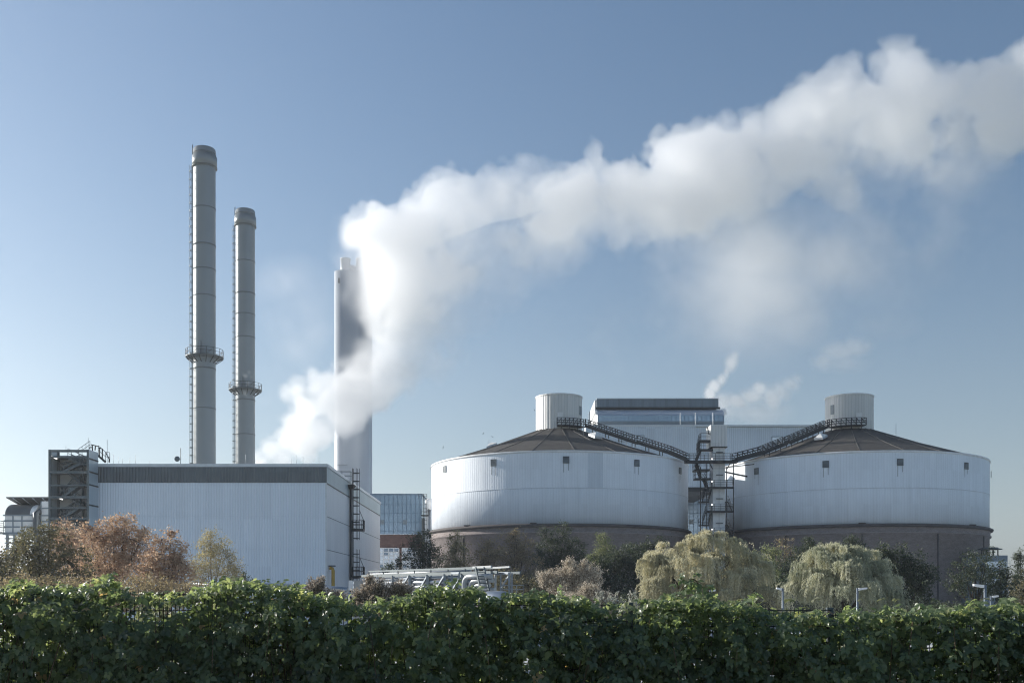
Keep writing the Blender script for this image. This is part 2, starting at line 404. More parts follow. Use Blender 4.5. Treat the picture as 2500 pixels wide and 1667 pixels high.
    for r in (7., 9.5, 12., 14.5, 17., 19.5):
        for s in (-.55, .55): b0 = rp(r)+n2*s; m.bar(b0, b0+Vector((0,0,.75)), .12)
    m.build("roof_walkway", M['steel'], root)
    # platform in front of the cupola door
    m = MB(); rr = 5.0; a_e = math.atan2(d.y, d.x); a_s = R(-96) if mirror > 0 else R(-78)
    k = 8; arc = [a_s+(a_e-a_s)*i/k for i in range(k+1)]
    pin = [Vector((cx+4.05*math.cos(a), cy+4.05*math.sin(a), 30.7)) for a in arc]; pout = [Vector((cx+5.4*math.cos(a), cy+5.4*math.sin(a), 30.7)) for a in arc]
    for i in range(k): m.hexa([pin[i]-up8*.2, pout[i]-up8*.2, pout[i+1]-up8*.2, pin[i+1]-up8*.2], [pin[i], pout[i], pout[i+1], pin[i+1]])
    m.railing(pout, 1.15, 1.0, .10, (1., .66, .33), True); m.railing([pin[0], pout[0]], 1.15, 1., .075)
    for i in (1, 3, 5, 7): m.bar(pout[i]-Vector((0,0,1.1)), pout[i], .1)
    m.build("cupola_platform", M['steel'], root)
    # small bits standing on the cornice and the lightning rods
    for px in ((1140, 1302) if mirror > 0 else (2105, 2375)):
        m = MB(); x, y = circ_hit(cx, cy, 22.35, px); m.box(x-.5, x+.5, y-.12, y+.2, 12.93, 13.1); m.build("cornice_cap_plate", M['cornice'], b)
    for a in (R(160), R(20), R(285)):
        m = MB(); p = Vector((cx+13*math.cos(a), cy+13*math.sin(a), 27.)); m.tube([p, p+Vector((0,0,2.6))], .03, 5); m.build("lightning_rod", M['galv'], roof)
    return root

BR1, BR2 = (28.0, 163.3, 0), (35.5, 163.3, 0)
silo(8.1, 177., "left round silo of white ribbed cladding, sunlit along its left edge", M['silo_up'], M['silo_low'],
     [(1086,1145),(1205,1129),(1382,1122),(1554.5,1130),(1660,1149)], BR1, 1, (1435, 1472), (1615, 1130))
silo(58.3, 177., "right round silo with evenly grey blue ribbed cladding, behind the right willow and dark trees", M['silo_b'], M['silo_b'],
     [(1847,1150),(2016,1133),(2197.5,1128),(2359,1137),(2419,1158)], BR2, -1, None, (1918, 2105, 2290, 2402))

# ------------------------------------------------------------------ access stair tower between the silos
ax0, ax1, ay0, ay1 = 32.25, 34.15, 164.2, 167.4
root = thing("stair_tower", (33.2, 165.8, PLANT), "slim white lift shaft wrapped in black stairs in the gap between the two silos", "stair tower")
m = MB(); m.box(ax0, ax1, ay0, ay1, PLANT, 25.9); sh = m.build("lift_shaft", M['white'], root)
m = MB()
for z in (24.9, 22.4, 19.3, 15.5, 11.7, 7.9): m.box(ax0+.02, ax1-.02, ay0-.012, ay0, z-.02, z+.02)
m.box((ax0+ax1)/2-.02, (ax0+ax1)/2+.02, ay0-.014, ay0, PLANT, 25.9)
m.build("panel_joints", M['grey_steel'], sh)
for z in (24.95, 21.3, 17.5, 13.6): m = MB(); m.box(32.7, 33.8, ay0-.3, ay0-.016, z, z+.12); m.build("canopy_ledge", M['grey_steel'], sh)
m = MB(); m.box(31.85, 34.45, 163.9, 167.9, 25.9, 29.25); hd = m.build("shaft_head", M['cupola'], root)
m = MB(); m.box(31.8, 34.5, 163.85, 167.95, 29.25, 29.36); m.build("head_trim", M['white'], hd)
m = MB(); m.box(31.8, 34.5, 163.87, 167.93, 25.75, 25.9); m.build("head_sill", M['steel'], hd)
# bridge between the silo rims
m = MB(); m.box(27.6, 35.9, 162.6, 164.1, 23.15, 23.5); m.build("bridge_deck", M['steel'], root)
m = MB(); m.railing([(27.6,162.65,23.5),(35.9,162.65,23.5)], 1.1, 1.2, .06, (1., .66, .33)); m.railing([(27.6,164.05,23.5),(31.9,164.05,23.5)], 1.1, 1.2, .06, (1., .5)); m.build("bridge_railing", M['steel'], root)
for x in (32.0, 34.3): m = MB(); m.bar((x, 163.3, 22.2), (x+(-.5 if x < 33 else .5), 163.3, 23.15), .12); m.build("bridge_bracket", M['steel'], root)
for p, q, t_ in (((34.2, 164.5, 21.9), (38.2, 166.5, 21.4), .22), ((34.2, 164.6, 22.6), (39.2, 165.8, 23.3), .14), ((34.1, 165., 10.7), (38.0, 166.2, 10.9), .2)): m = MB(); m.bar(p, q, t_); m.build("tie_beam", M['steel'], root)
def flight(m, p, q, wd, n=10, rail=True):
    p = Vector(p); q = Vector(q); d = (q-p); hz = Vector((d.x, d.y, 0)).normalized(); s = Vector((-hz.y, hz.x, 0))*wd/2
    for e in (-s, s): 
        m.bar(p+e, q+e, .07, .26)
        if rail: m.railing([p+e, q+e], 1.0, 1.4, .05, (1., .5))
    for i in range(n): c = p.lerp(q, (i+.5)/n); m.bar(c-s, c+s, .28, .05)
# flights wrapping the shaft, one part per storey
zs = [19.35, 15.55, 11.75, 7.95, 4.15]
for k, z in enumerate(zs):
    m = MB(); m.box(30.9 if k == 0 else 31.1, 35.35, 163.0, 164.15, z-.22, z)
    m.railing([(31.2,163.05,z),(35.3,163.05,z)], 1.1, 1.0, .05, (1., .66, .33)); m.railing([(35.3,163.05,z),(35.3,164.1,z)], 1.1, 1., .05)
    m.build("front_landing", M['steel'], root)
    m = MB(); flight(m, (31.55, 164.2, z-.1), (31.55, 167.3, z-2.0), 1.0); m.box(30.7, 32.2, 167.4, 168.6, z-2.1, z-1.95); m.railing([(30.7,167.4,z-2.),(30.7,168.6,z-2.)], 1.1, 1.2, .05)
    flight(m, (34.75, 167.3, z-1.95), (34.75, 164.2, z-3.7), 1.0); m.box(32.2, 35.3, 167.45, 168.6, z-2.1, z-1.95)
    m.build("stair_flight", M['steel'], root)
m = MB()
for x in (31.02, 35.28): 
    for y in (163.1, 168.5): m.bar((x, y, PLANT), (x, y, 23.2), .13)
m.build("stair_posts", M['steel'], root)
# upper zigzag on the left of the shaft
def landing(x0, x1, y0, y1, z):
    m = MB(); m.box(x0, x1, y0, y1, z-.22, z); m.railing([(x0,y0+.03,z),(x1,y0+.03,z)], 1.1, .9, .05, (1., .5)); m.railing([(x0+.03,y0,z),(x0+.03,y1,z)], 1.1, .9, .05, (1., .5)); return m.build("side_landing", M['steel'], root)
landing(30.3, 32.3, 164.3, 166.4, 27.0); landing(29.9, 33.4, 164.25, 166., 25.55)
landing(29.4, 31.9, 164.3, 166.2, 20.9); landing(29.4, 31.8, 164.4, 167.0, 22.35)
for p, q in (((30.4,165.2,25.45),(29.6,165.2,23.5)), ((29.7,165.2,23.3),(30.4,165.2,20.95)), ((30.9,165.3,20.8),(31.5,165.3,19.4)), ((30.2,165.,27.),(29.9,165.,25.6))):
    m = MB(); flight(m, p, q, 1.3, 8); m.build("stair_flight", M['steel'], root)
for x, y in ((32.02, 23.9), (32.02, 20.3), (32.02, 16.6), (32.02, 12.6)):
    m = MB(); m.box(x-.08, x+.08, 163.9, 164.0, y-.1, y+.1); m.build("stair_lamp", M['tube'], root)
m = MB(); m.tube([(31.3,164.,29.0),(31.5,164.,27.9),(31.8,164.,27.8)], .08, 6); m.build("wall_lamp", M['steel'], root)
# lower front steps
m = MB(); m.box(29.6, 31.0, 163.2, 164.6, 10.55, 10.72); m.railing([(29.6,163.25,10.72),(31.,163.25,10.72)], 1.2, .6, .05); m.railing([(29.63,163.25,10.72),(29.63,164.6,10.72)], 1.2, .7, .05); flight(m, (31.0,163.7,10.6),(29.9,163.7,8.2), .9, 7); m.build("side_landing", M['steel'], root)

# ------------------------------------------------------------------ boiler house
Yb = 215.
root = thing("boiler_house", (43, Yb, PLANT), "large grey boiler house with a curved roof rising behind and between the silos", "building")
x0, x1 = XP(1430, Yb), XP(2062, Yb); zt = ZP(1041, Yb); zb = ZP(1189, Yb); xm = XP(1699, Yb)
m = MB(); m.box(x0, xm, Yb, Yb+30, zb, zt); m.build("wall", M['boiler'], root)
m = MB(); m.box(xm, x1, Yb+.35, Yb+30.3, zb, zt-.05); m.build("wall", M['boiler'], root)
m = MB(); m.box(x0-.1, x1+.1, Yb-.12, Yb+30.4, zt, zt+.35); m.build("parapet", M['trim'], root)
m = MB(); m.box(x0-.05, xm+4, Yb-.1, Yb+30, zb-.9, zb-.003); m.build("bottom_girder", M['steel'], root)
for pa, pb, ya, yb in ((1513, 1540, 1063.5, 1077), (1541.5, 1572, 1063.5, 1077), (1886, 1917, 1066, 1080), (1919, 1950, 1066, 1080)):
    yf = Yb if pa < 1700 else Yb+.35
    m = MB(); m.box(XP(pa, Yb), XP(pb, Yb), yf-.07, yf-.003, ZP(yb, Yb), ZP(ya, Yb)); wn = m.build("window", M['glass_pale'], root)
    m = MB(); a, b_, c, d = XP(pa, Yb), XP(pb, Yb), ZP(yb, Yb), ZP(ya, Yb)
    m.box(a-.1, b_+.1, yf-.12, yf-.002, d, d+.12); m.box(a-.1, b_+.1, yf-.12, yf-.002, c-.12, c); m.box(a-.1, a, yf-.12, yf-.002, c, d); m.box(b_, b_+.1, yf-.12, yf-.002, c, d); m.build("window_frame", M['band_grey'], wn)
# upper storey, set back
Yu = 222.
ux0, ux1 = XP(1459, Yu), XP(1768, Yu)
zs_b, zs_t = ZP(992, Yu), ZP(967, Yu)
zwin1, zwin0, zsp0, zlow = ZP(1013.5, Yu), ZP(1028, Yu), ZP(1036, Yu), ZP(1046, Yu)
D = 21.
# curved shell: profile in (y, z), ends capped
rr = zs_b-zwin1+.2; prof = []
for i in range(13):
    a = math.pi/2*i/12; prof.append((Yu+7.*(1-math.cos(a)), zwin1+rr*math.sin(a)))
m = MB(); n = len(m.v)
for y, z in prof: m.v += [(ux0, y, z), (ux1, y, z)]
for i in range(12): m.face((2*i, 2*i+1, 2*i+3, 2*i+2), None, True)
prof2 = [(Yu+D-(y-Yu), z) for y, z in prof]
n = len(m.v)
for y, z in prof2: m.v += [(ux0, y, z), (ux1, y, z)]
for i in range(12): m.face((n+2*i+1, n+2*i, n+2*i+2, n+2*i+3), None, True)
m.poly([(ux0, prof[-1][0], prof[-1][1]), (ux1, prof[-1][0], prof[-1][1]), (ux1, prof2[-1][0], prof2[-1][1]), (ux0, prof2[-1][0], prof2[-1][1])])
m.build("curved_roof", M['boiler_roof'], root)
for X, s in ((ux0, 1), (ux1, -1)):
    out = [(X, y, z) for y, z in prof]+[(X, y, z) for y, z in reversed(prof2)]+[(X, Yu+D, zlow-1), (X, Yu, zlow-1)]
    m = MB(); m.poly(out if s < 0 else out[::-1])
    inn = [(X-s*.5, p[1]+(1 if p[1] < Yu+D/2 else -1)*-.25, p[2]+.2) for p in out[:26]]
    for i in range(12): m.poly([out[i], out[i+1], inn[i+1], inn[i]])
    m.build("gable_end", M['white'], root)
m = MB(); m.box(ux0+.05, ux1-.05, Yu, Yu+.5, zwin0, zwin1); gl = m.build("window_band", M['glass'], root)
m = MB(); m.box(ux0, ux1, Yu-.05, Yu+.5, zsp0, zwin0); m.build("spandrel", M['band_grey'], root)
m = MB(); m.box(ux0+.05, ux1-.05, Yu, Yu+.5, zlow-1, zsp0); gl2 = m.build("window_band", M['glass'], root)
m = MB(); m2 = MB()
nb = 29
for k in range(nb+1):
    x = ux0+.2+(ux1-ux0-.4)*k/nb; m.box(x-.05, x+.05, Yu-.06, Yu-.002, zwin0, zwin1); m2.box(x-.05, x+.05, Yu-.055, Yu-.003, zlow-1, zsp0-.01)
m.build("mullions", M['mull'], gl); m2.build("mullions", M['mull'], gl2)
sx0, sx1 = XP(1457, Yu+3), XP(1754, Yu+3)
m = MB(); m.box(sx0, sx1, Yu+3, Yu+18, zs_b+.35, zs_t); m.build("roof_screen", M['screen'], root)
m = MB(); m.box(sx0-.05, sx1+.05, Yu+2.93, Yu+18.1, zs_t, zs_t+.15); m.build("screen_trim", M['trim'], root)
m = MB(); m.box(sx0-.35, sx0-.02, Yu+4, Yu+17, zs_b-.5, zs_t-.05); m.build("screen_end", M['white'], root)
m = MB(); m.box(sx0-.3, sx1+.3, Yu+2.6, Yu+2.98, zs_b-.05, zs_b+.35); m.build("gutter", M['steel'], root)
m = MB()
xa, xb = XP(1439, Yu+23), XP(1452, Yu+23)
m.box(xa, xb, Yu+23, Yu+28, zlow-2, ZP(1004, Yu+23)); m.build("side_duct", M['screen'], root)
for px in (1662, 1699, 1742): m = MB(); x = XP(px, Yb); m.tube([(x, Yb+.6, zt+.3), (x, Yb+.6, zt+3.)], .09, 6); m.build("roof_rod", M['white'], root)

# glass block under the boiler house bridge
Yg = 240.
root = thing("glass_annex", (XP(1712, Yg), Yg, PLANT), "blue glass block seen through the gap under the boiler house, left of the stair tower", "building")
gx0, gx1 = XP(1640, Yg), XP(1790, Yg)
m = MB(); m.box(gx0, gx1, Yg, Yg+14, PLANT, ZP(1214, Yg)); cw = m.build("curtain_wall", M['glass'], root)
m = MB()
x = gx0
while x < gx1: m.box(x-.06, x+.06, Yg-.06, Yg-.003, PLANT, ZP(1214, Yg)); x += 1.02
for z in np.arange(2, ZP(1214, Yg), 2.15): m.box(gx0, gx1, Yg-.05, Yg-.004, z-.06, z+.06)
m.build("mullions", M['mull'], cw)
m = MB(); m.box(XP(1682.5, Yg), XP(1693, Yg), Yg-.09, Yg-.05, ZP(1279, Yg), ZP(1268, Yg)); m.build("ventilation_panel", M['band_grey'], cw)

# ------------------------------------------------------------------ turbine hall
Y1, Y2 = 115., 161.7; hx0, hx1 = XP(150, Y1), XP(797, Y1)
root = thing("turbine_hall", ((hx0+hx1)/2, Y1, PLANT), "long flat roofed hall with pale blue ribbed walls and a dark band on top", "building")
z_t, z_f, z_b = ZP(1132, Y1), ZP(1139.5, Y1), ZP(1178, Y1); e = .09
m = MB(); 
for za, zb2 in ((PLANT, ZP(1341, Y1)), (ZP(1341, Y1)+.02, ZP(1260, Y1)), (ZP(1260, Y1)+.02, z_b)):
    m.poly([(hx0,Y1,za),(hx1,Y1,za),(hx1,Y1,zb2),(hx0,Y1,zb2)], [(hx0,za),(hx1,za),(hx1,zb2),(hx0,zb2)])
m.poly([(hx0,Y1+.04,PLANT),(hx1,Y1+.04,PLANT),(hx1,Y1+.04,z_b),(hx0,Y1+.04,z_b)])
m.build("front_wall", M['hall_front'], root)
m = MB(); m.box(hx1-.16, hx1-.005, Y1+.1, Y2, PLANT, z_b); m.build("side_wall", M['hall_side'], root)
m = MB(); m.box(hx1-.12, hx1+.02, Y1-.02, Y1+.1, PLANT, z_b); m.build("corner_trim", M['trim'], root)
m = MB()
for zj in (ZP(1260, Y1), ZP(1341, Y1)): m.box(hx1-.004, hx1+.012, Y1+.1, Y2, zj-.035, zj+.035)
m.build("side_seams", M['grey_steel'], root)
m = MB(); m.box(hx0, hx0+.2, Y1+.2, Y2, PLANT, z_f); m.box(hx0, hx1-.02, Y2-.2, Y2, PLANT, z_f-.02); m.build("rear_wall", M['hall_front'], root)
m = MB(); m.box(hx0, hx1+.03, Y1-.05, Y1+.1, z_b, z_f); m.build("dark_band", M['band'], root)
m = MB(); m.box(hx1-.1, hx1+.04, Y1+.1, Y2, z_b, z_f); m.build("side_band", M['band_side'], root)
m = MB(); m.box(hx1+.005, hx1+.06, Y1+.1, Y2, z_b-.12, z_b); m.build("band_sill", M['steel'], root)
m = MB(); m.box(hx0, hx1+.15, Y1-.12, Y2+.1, z_f, z_t); m.build("roof_fascia", M['trim'], root)
for px in (262, 277, 290, 299, 317, 331, 366, 600, 712, 724, 740, 779): 
    m = MB(); x = XP(px, Y1+2); m.tube([(x, Y1+2, z_t), (x, Y1+2, z_t+random.Random(px).uniform(.6, 1.4))], .02, 4); m.build("lightning_rod", M['galv'], root)
# caged ladder on the side wall
Yl = 131.9; lx = hx1
lad = thing("caged_ladder", (lx+.5, Yl, PLANT), "black caged ladder with two balconies running up the side of the flat roofed hall", "ladder")
m = MB(); 
for s in (-.28, .28): m.tube([(lx+.35, Yl+s, 1.), (lx+.35, Yl+s, 18.4)], .045, 6)
z = 1.2
while z < 18.2: m.bar((lx+.35, Yl-.28, z), (lx+.35, Yl+.28, z), .04); z += .3
m.build("ladder_rails", M['steel'], lad)
m = MB()
def hoop(z): 
    pts = [(lx+.35+.85*math.sin(a), Yl-.45*math.cos(a), z) for a in [math.pi*i/8 for i in range(9)]]
    for p, q in zip(pts[:-1], pts[1:]): m.bar(p, q, .05, .09)
zz = [3.2+i*1.05 for i in range(5)]+[9.4+i*1.05 for i in range(9)]
for z in zz: hoop(z)
for za, zb2 in ((2.4, 8.0), (9.2, 18.4)):
    for a in (.6, 1.57, 2.5): m.bar((lx+.35+.85*math.sin(a), Yl-.45*math.cos(a), za), (lx+.35+.85*math.sin(a), Yl-.45*math.cos(a), zb2), .05)
m.build("ladder_cage", M['steel'], lad)
for z in (ZP(1291, Yl), ZP(1405, Yl)):
    m = MB(); m.box(lx+.02, lx+1.75, Yl-.7, Yl+.9, z-.25, z); m.railing([(lx+.1,Yl-.68,z),(lx+1.72,Yl-.68,z),(lx+1.72,Yl+.88,z),(lx+.1,Yl+.88,z)], 1.15, .4, .05, (1., .5)); m.bar((lx+1.72,Yl,z+1.15),(lx+1.2,Yl,z+2.4),.06); m.build("balcony", M['steel'], lad)
dp = thing("downpipe", (lx+.2, Yl-1.2, PLANT), "black rainwater pipe with a hopper beside the caged ladder on the hall side wall", "pipe")
m = MB(); m.tube([(lx+.25, Yl-1.2, PLANT), (lx+.25, Yl-1.2, 15.6)], .16, 8); m.build("pipe", M['steel'], dp)
m = MB(); m.hexa([(lx+.03,Yl-1.5,15.6),(lx+.55,Yl-1.5,15.6),(lx+.55,Yl-.9,15.6),(lx+.03,Yl-.9,15.6)], [(lx+.03,Yl-2.3,16.1),(lx+.85,Yl-2.3,16.1),(lx+.85,Yl-.6,16.1),(lx+.03,Yl-.6,16.1)]); m.build("hopper", M['steel'], dp)
rl = thing("roof_railing", (lx-.6, Yl-2, z_t), "thin steel guard rail on the hall roof at the top of the caged ladder", "railing")
m = MB(); m.railing([(lx+.1,Yl-.6,z_t),(lx-3.4,Yl-.6,z_t),(lx-3.4,Yl-6,z_t)], 1.2, 1.1, .05, (1., .5)); m.railing([(lx+.1,Yl+.6,z_t),(lx-2.4,Yl+.6,z_t)], 1.2, 1., .05); m.build("guard_rail", M['grey_steel'], rl)
an = thing("roof_antenna", (XP(441, 118), 118, z_t), "small mast with a round dish standing on the hall roof left of the tall chimney", "antenna")
ax = XP(441, 118)
m = MB(); m.tube([(ax,118,z_t),(ax,118,z_t+2.2)], .04, 6); m.bar((ax-.3,118,z_t+.9),(ax,118,z_t+.9),.05); m.build("mast", M['grey_steel'], an)
m = MB(); 
for i in range(12):
    a0, a1 = 2*math.pi*i/12, 2*math.pi*(i+1)/12
    c = Vector((ax-.38,117.8,z_t+.95)); m.poly([c, c+Vector((.32*math.cos(a0),.12,.32*math.sin(a0))), c+Vector((.32*math.cos(a1),.12,.32*math.sin(a1)))]); m.poly([c+Vector((0,.14,0)), c+Vector((.32*math.cos(a1),.12,.32*math.sin(a1))), c+Vector((.32*math.cos(a0),.12,.32*math.sin(a0)))])
m.build("dish", M['grey_steel'], an)
yp = thing("gas_pipe", (hx1+.45, 116.4, PLANT), "ochre yellow vertical pipe at the corner of the flat roofed hall", "pipe")
m = MB(); zy = ZP(1386, 116.4)
m.tube([(hx1+.5,116.4,PLANT),(hx1+.5,116.4,zy-.3),(hx1+.42,116.4,zy-.05),(hx1+.1,116.4,zy)], .2, 10); m.build("pipe", M['yellow'], yp)
m = MB(); m.box(hx1+.02,hx1+.75,116.1,116.7,zy+.18,zy+.3); m.build("pipe_bracket", M['steel'], yp)

# ------------------------------------------------------------------ open stair tower at the hall's left end
Yt = 112.4; Yr = 114.85; tx0, tx1 = XP(118, Yt), XP(217, Yt); tz = ZP(1097, Yt)
root = thing("escape_stair", ((tx0+tx1)/2, Yt, PLANT), "open steel escape stair with cross bracing at the left end of the hall", "stair tower")
m = MB(); m.box(tx0+.02, tx1-.1, Yr-.12, Yr-.02, PLANT, tz-.35); back = m.build("back_panels", M['shadowpanel'], root)
m = MB(); m.box(tx0-.01, tx0+.06, Yt+.3, Yr-.02, PLANT, tz); m.build("left_panel", M['side_panel'], root)
m = MB(); m.box(tx1-.06, tx1+.03, Yt, Yr, PLANT, tz); spn = m.build("right_panel", M['side_panel'], root)
m = MB()
for z in (ZP(1119,Yt), ZP(1151,Yt), ZP(1182.5,Yt), ZP(1232,Yt), ZP(1285,Yt)): m.box(tx1+.03, tx1+.07, Yt, Yr, z-.08, z+.08)
m.build("panel_joints", M['steel'], spn)
m = MB()
for x in (tx0+.12, tx1-.12):
    for y in (Yt+.12, Yr-.25): m.bar((x, y, PLANT), (x, y, tz), .24)
m.build("corner_posts", M['grey_steel'], root)
lev = [ZP(y, Yt) for y in (1098, 1113, 1150, 1182, 1211, 1237, 1263, 1290, 1320)]
for k, z in enumerate(lev):
    m = MB(); m.bar((tx0, Yt+.12, z-.1), (tx1, Yt+.12, z-.1), .18, .26 if k in (0, 2, 4, 6) else .16); 
    if k > 0: m.bar((tx0, Yr-.3, z), (tx1, Yr-.3, z), .15, .2)
    m.build("floor_beam", M['grey_steel'], root)
main = [lev[1], lev[2], lev[4], lev[6], lev[8]]
for a, b_ in zip(main[:-1], main[1:]):
    m = MB(); m.bar((tx0+.1,Yr-.35,b_),(tx0+2.3,Yr-.35,a),.16); m.bar((tx0+2.3,Yr-.35,a),(tx1-.1,Yr-.35,b_),.22); m.bar((tx0+.1,Yr-.38,(a+b_)/2+.2),(tx0+1.6,Yr-.38,b_),.14)
    m.bar((tx1-1.5,Yr-.4,a),(tx1-1.5,Yr-.4,b_),.2); m.build("cross_brace", M['grey_steel'], root)
    m = MB(); mid = (a+b_)/2
    flight(m, (tx0+1.55, Yt+.75, b_), (tx1-1.1, Yt+.75, mid), .95, 9); flight(m, (tx1-1.1, Yt+1.7, mid), (tx0+1.6, Yt+1.7, a), .9, 9); m.build("stair_flight", M['grey_steel'], root)
    m = MB(); m.box(tx1-1.1, tx1-.15, Yt+.3, Yr-.4, mid-.1, mid); m.box(tx0+.1, tx0+1.6, Yt+.3, Yr-.4, a-.15, a-.05); m.build("landing", M['grey_steel'], root)
m = MB(); m.box(tx0+1.35, tx0+2.05, Yr-.155, Yr-.125, ZP(1209,Yt), ZP(1183,Yt)); tag(m.build("window", M['glass_pale'], root), "bright doorway in the grey back wall")
m = MB(); 
for px, py in ((132.5, 1117), (146, 1216)):
    p = P(px, py, Yt+.5); m.bar(p-Vector((.3,0,-.12)), p+Vector((.3,0,-.12)), .12)
m.build("strip_lamp", M['tube'], root)
m = MB(); m.railing([(tx1-1.6,Yt+1,lev[1]),(tx1-.3,Yt+1,lev[1]+.9)], .9, .5, .04); m.box(tx0+.05, tx1-.05, Yr-.4, Yr-.13, tz-1.3, tz-1.1); m.build("top_rail", M['grey_steel'], root)
# gear on top of the escape stair and the gangway down to the hall roof
gw = thing("roof_gangway", (tx1+.6, Yt+4, tz-1.6), "dark gantry arms and railings stepping down from the escape stair to the hall roof", "gangway")
m = MB()
def pt(px, py, Y=116.): return P(px, py, Y)
for seg in (((222,1085),(239,1089)), ((225,1086),(226,1100)), ((219,1096),(219,1091)), ((219,1092),(226,1092)), ((233,1088),(232,1099)), ((240,1092),(251,1096)), ((243,1094),(243,1112)), ((250,1096),(250,1118)), ((258,1104),(267,1121)), ((267,1121),(266,1128))):
    m.bar(pt(*seg[0]), pt(*seg[1]), .10)
m.build("gantry_arms", M['steel'], gw)
m = MB(); 
for dy in (0, .9): m.bar(pt(240,1112,116+dy), pt(258,1128,116+dy), .16, .22); m.railing([pt(240,1112,116+dy), pt(258,1128,116+dy), pt(268,1129,116+dy)], 1.15, .5, .045)
m.build("gangway_stair", M['steel'], gw)
m = MB(); 
for px, y0, y1_ in ((215.5, 1097, 1068), (262, 1128, 1073), (161, 1097, 1087)): m.bar(pt(px, y0, 114), pt(px, y1_, 114), .03)
m.build("whip_rods", M['galv'], gw)

# ------------------------------------------------------------------ air intake house at the far left
Yi = 119.; root = thing("intake_house", (XP(62, Yi), Yi, PLANT), "pale panelled filter house with a dark rounded hood, left of the escape stair", "building")
ix0, ix1, ixr, ixw = XP(12, Yi), XP(78, Yi), XP(93, Yi), XP(128, Yi)
zc = ZP(1257, Yi); z0 = ZP(1299, Yi)
m = MB(); m.box(ix0, ixr-.4, Yi, Yi+8, z0, zc); body = m.build("filter_body", M['white'], root)
m = MB()
for py in (1271, 1286): m.box(ix0-.12, ixr-.38, Yi-.1, Yi-.003, ZP(py, Yi)-.08, ZP(py, Yi)+.08)
m.box(ix0-.15, ix1, Yi-.14, Yi-.002, zc-.1, zc+.06); m.box(ix0-.2, ixr-.2, Yi-.16, Yi+8, z0-.25, z0)
for px in (32, 54): m.box(XP(px, Yi)-.06, XP(px, Yi)+.06, Yi-.08, Yi-.004, z0, zc)
m.build("stiffener_bars", M['band_grey'], body)
m = MB(); r = ZP(1227, Yi)-zc; n = 12
for (xa, xb, mat, nm) in ((ix0, ix1-.25, M['hood'], "rounded_hood"), (ix1-.25, ixr-.4, M['white'], "hood_end")):
    m = MB(); 
    sc = 1. if nm == "rounded_hood" else .97
    pr = [(Yi+2.2*(1-math.cos(math.pi/2*i/n)), zc+r*sc*math.sin(math.pi/2*i/n)) for i in range(n+1)]
    for y, z in pr: m.v += [(xa, y, z), (xb, y, z)]
    for i in range(n): m.face((2*i, 2*i+1, 2*i+3, 2*i+2), None, True)
    for X, sg in ((xa, -1), (xb, 1)):
        o = [(X, y, z) for y, z in pr]+[(X, Yi+8, pr[-1][1]), (X, Yi+8, zc)]; m.poly(o if sg > 0 else o[::-1])
    m.poly([(xa, pr[-1][0], pr[-1][1]), (xb, pr[-1][0], pr[-1][1]), (xb, Yi+8, pr[-1][1]), (xa, Yi+8, pr[-1][1])])
    m.build(nm, mat, root)
m = MB(); za = ZP(1213, Yi+1); zb2 = ZP(1229, Yi+3)
q = [(XP(17,Yi+1), Yi+.8, za), (ixw, Yi+.8, za), (ixw, Yi+3.2, zb2-.2), (XP(30,Yi+1), Yi+3.2, zb2-.2)]
m.hexa([(a, b_, c-.12) for a, b_, c in q], q); cp = m.build("canopy", M['hood'], root)
m = MB()
for k in range(5):
    t_ = (k+.7)/5; p = Vector(q[0]).lerp(Vector(q[1]), t_); s = Vector(q[3]).lerp(Vector(q[2]), t_-.05); off = Vector((0,-.05,-.16)); m.bar(p+off, s+off, .09)
m.build("canopy_ribs", M['trim'], cp)
m = MB(); m.box(ixr, ixw, Yi+.6, Yi+8, PLANT, ZP(1222, Yi)); pw = m.build("panel_wall", M['white'], root)
m = MB()
for py in (1239, 1257, 1271.5): m.box(ixr, ixw, Yi+.53, Yi+.597, ZP(py, Yi)-.07, ZP(py, Yi)+.07)
m.box(XP(94,Yi), XP(96,Yi), Yi+.5, Yi+.59, PLANT, ZP(1222,Yi)); m.box(XP(114,Yi), XP(117,Yi), Yi+.5, Yi+.59, PLANT, ZP(1222,Yi)); m.build("stiffener_bars", M['band_grey'], pw)
m = MB(); m.tube([(XP(91,Yi), Yi-.3, PLANT), (XP(91,Yi), Yi-.3, ZP(1252,Yi)), (XP(94,Yi), Yi+.2, ZP(1249,Yi))], .36, 10); m.build("duct", M['hood'], root)
m = MB()
for x in (ix0+.2, XP(34,Yi), XP(56,Yi), XP(80,Yi)): m.bar((x, Yi+.2, PLANT), (x, Yi+.2, z0-.2), .25)
for py in (1314, 1325, 1338): m.bar((ix0, Yi, ZP(py,Yi)), (ixr-.5, Yi, ZP(py,Yi)), .12)
m.bar((ix0-.6, Yi+.1, PLANT+2), (ix0+.3, Yi+.1, z0-.3), .14); m.build("support_frame", M['galv'], root)
m = MB(); m.railing([(XP(-20,Yi),Yi-.2,ZP(1300,Yi)),(XP(11,Yi),Yi-.2,ZP(1300,Yi))], 1.3, 1., .05, (1., .5)); m.box(XP(-20,Yi), XP(11,Yi), Yi-.3, Yi+1, ZP(1301,Yi), ZP(1299,Yi)); m.build("side_platform", M['grey_steel'], root)
wr = MB()
for k in range(7): wr.tube([(XP(-40,124),124,ZP(1262+k*6,124)), (XP(12,Yi),Yi+2,ZP(1274+k*5.2,Yi))], .02, 4)
wire = tag(wr.build("overhead_wires", M['grey_steel']), "thin dark overhead wires leading off the left edge from the filter house", "wires")

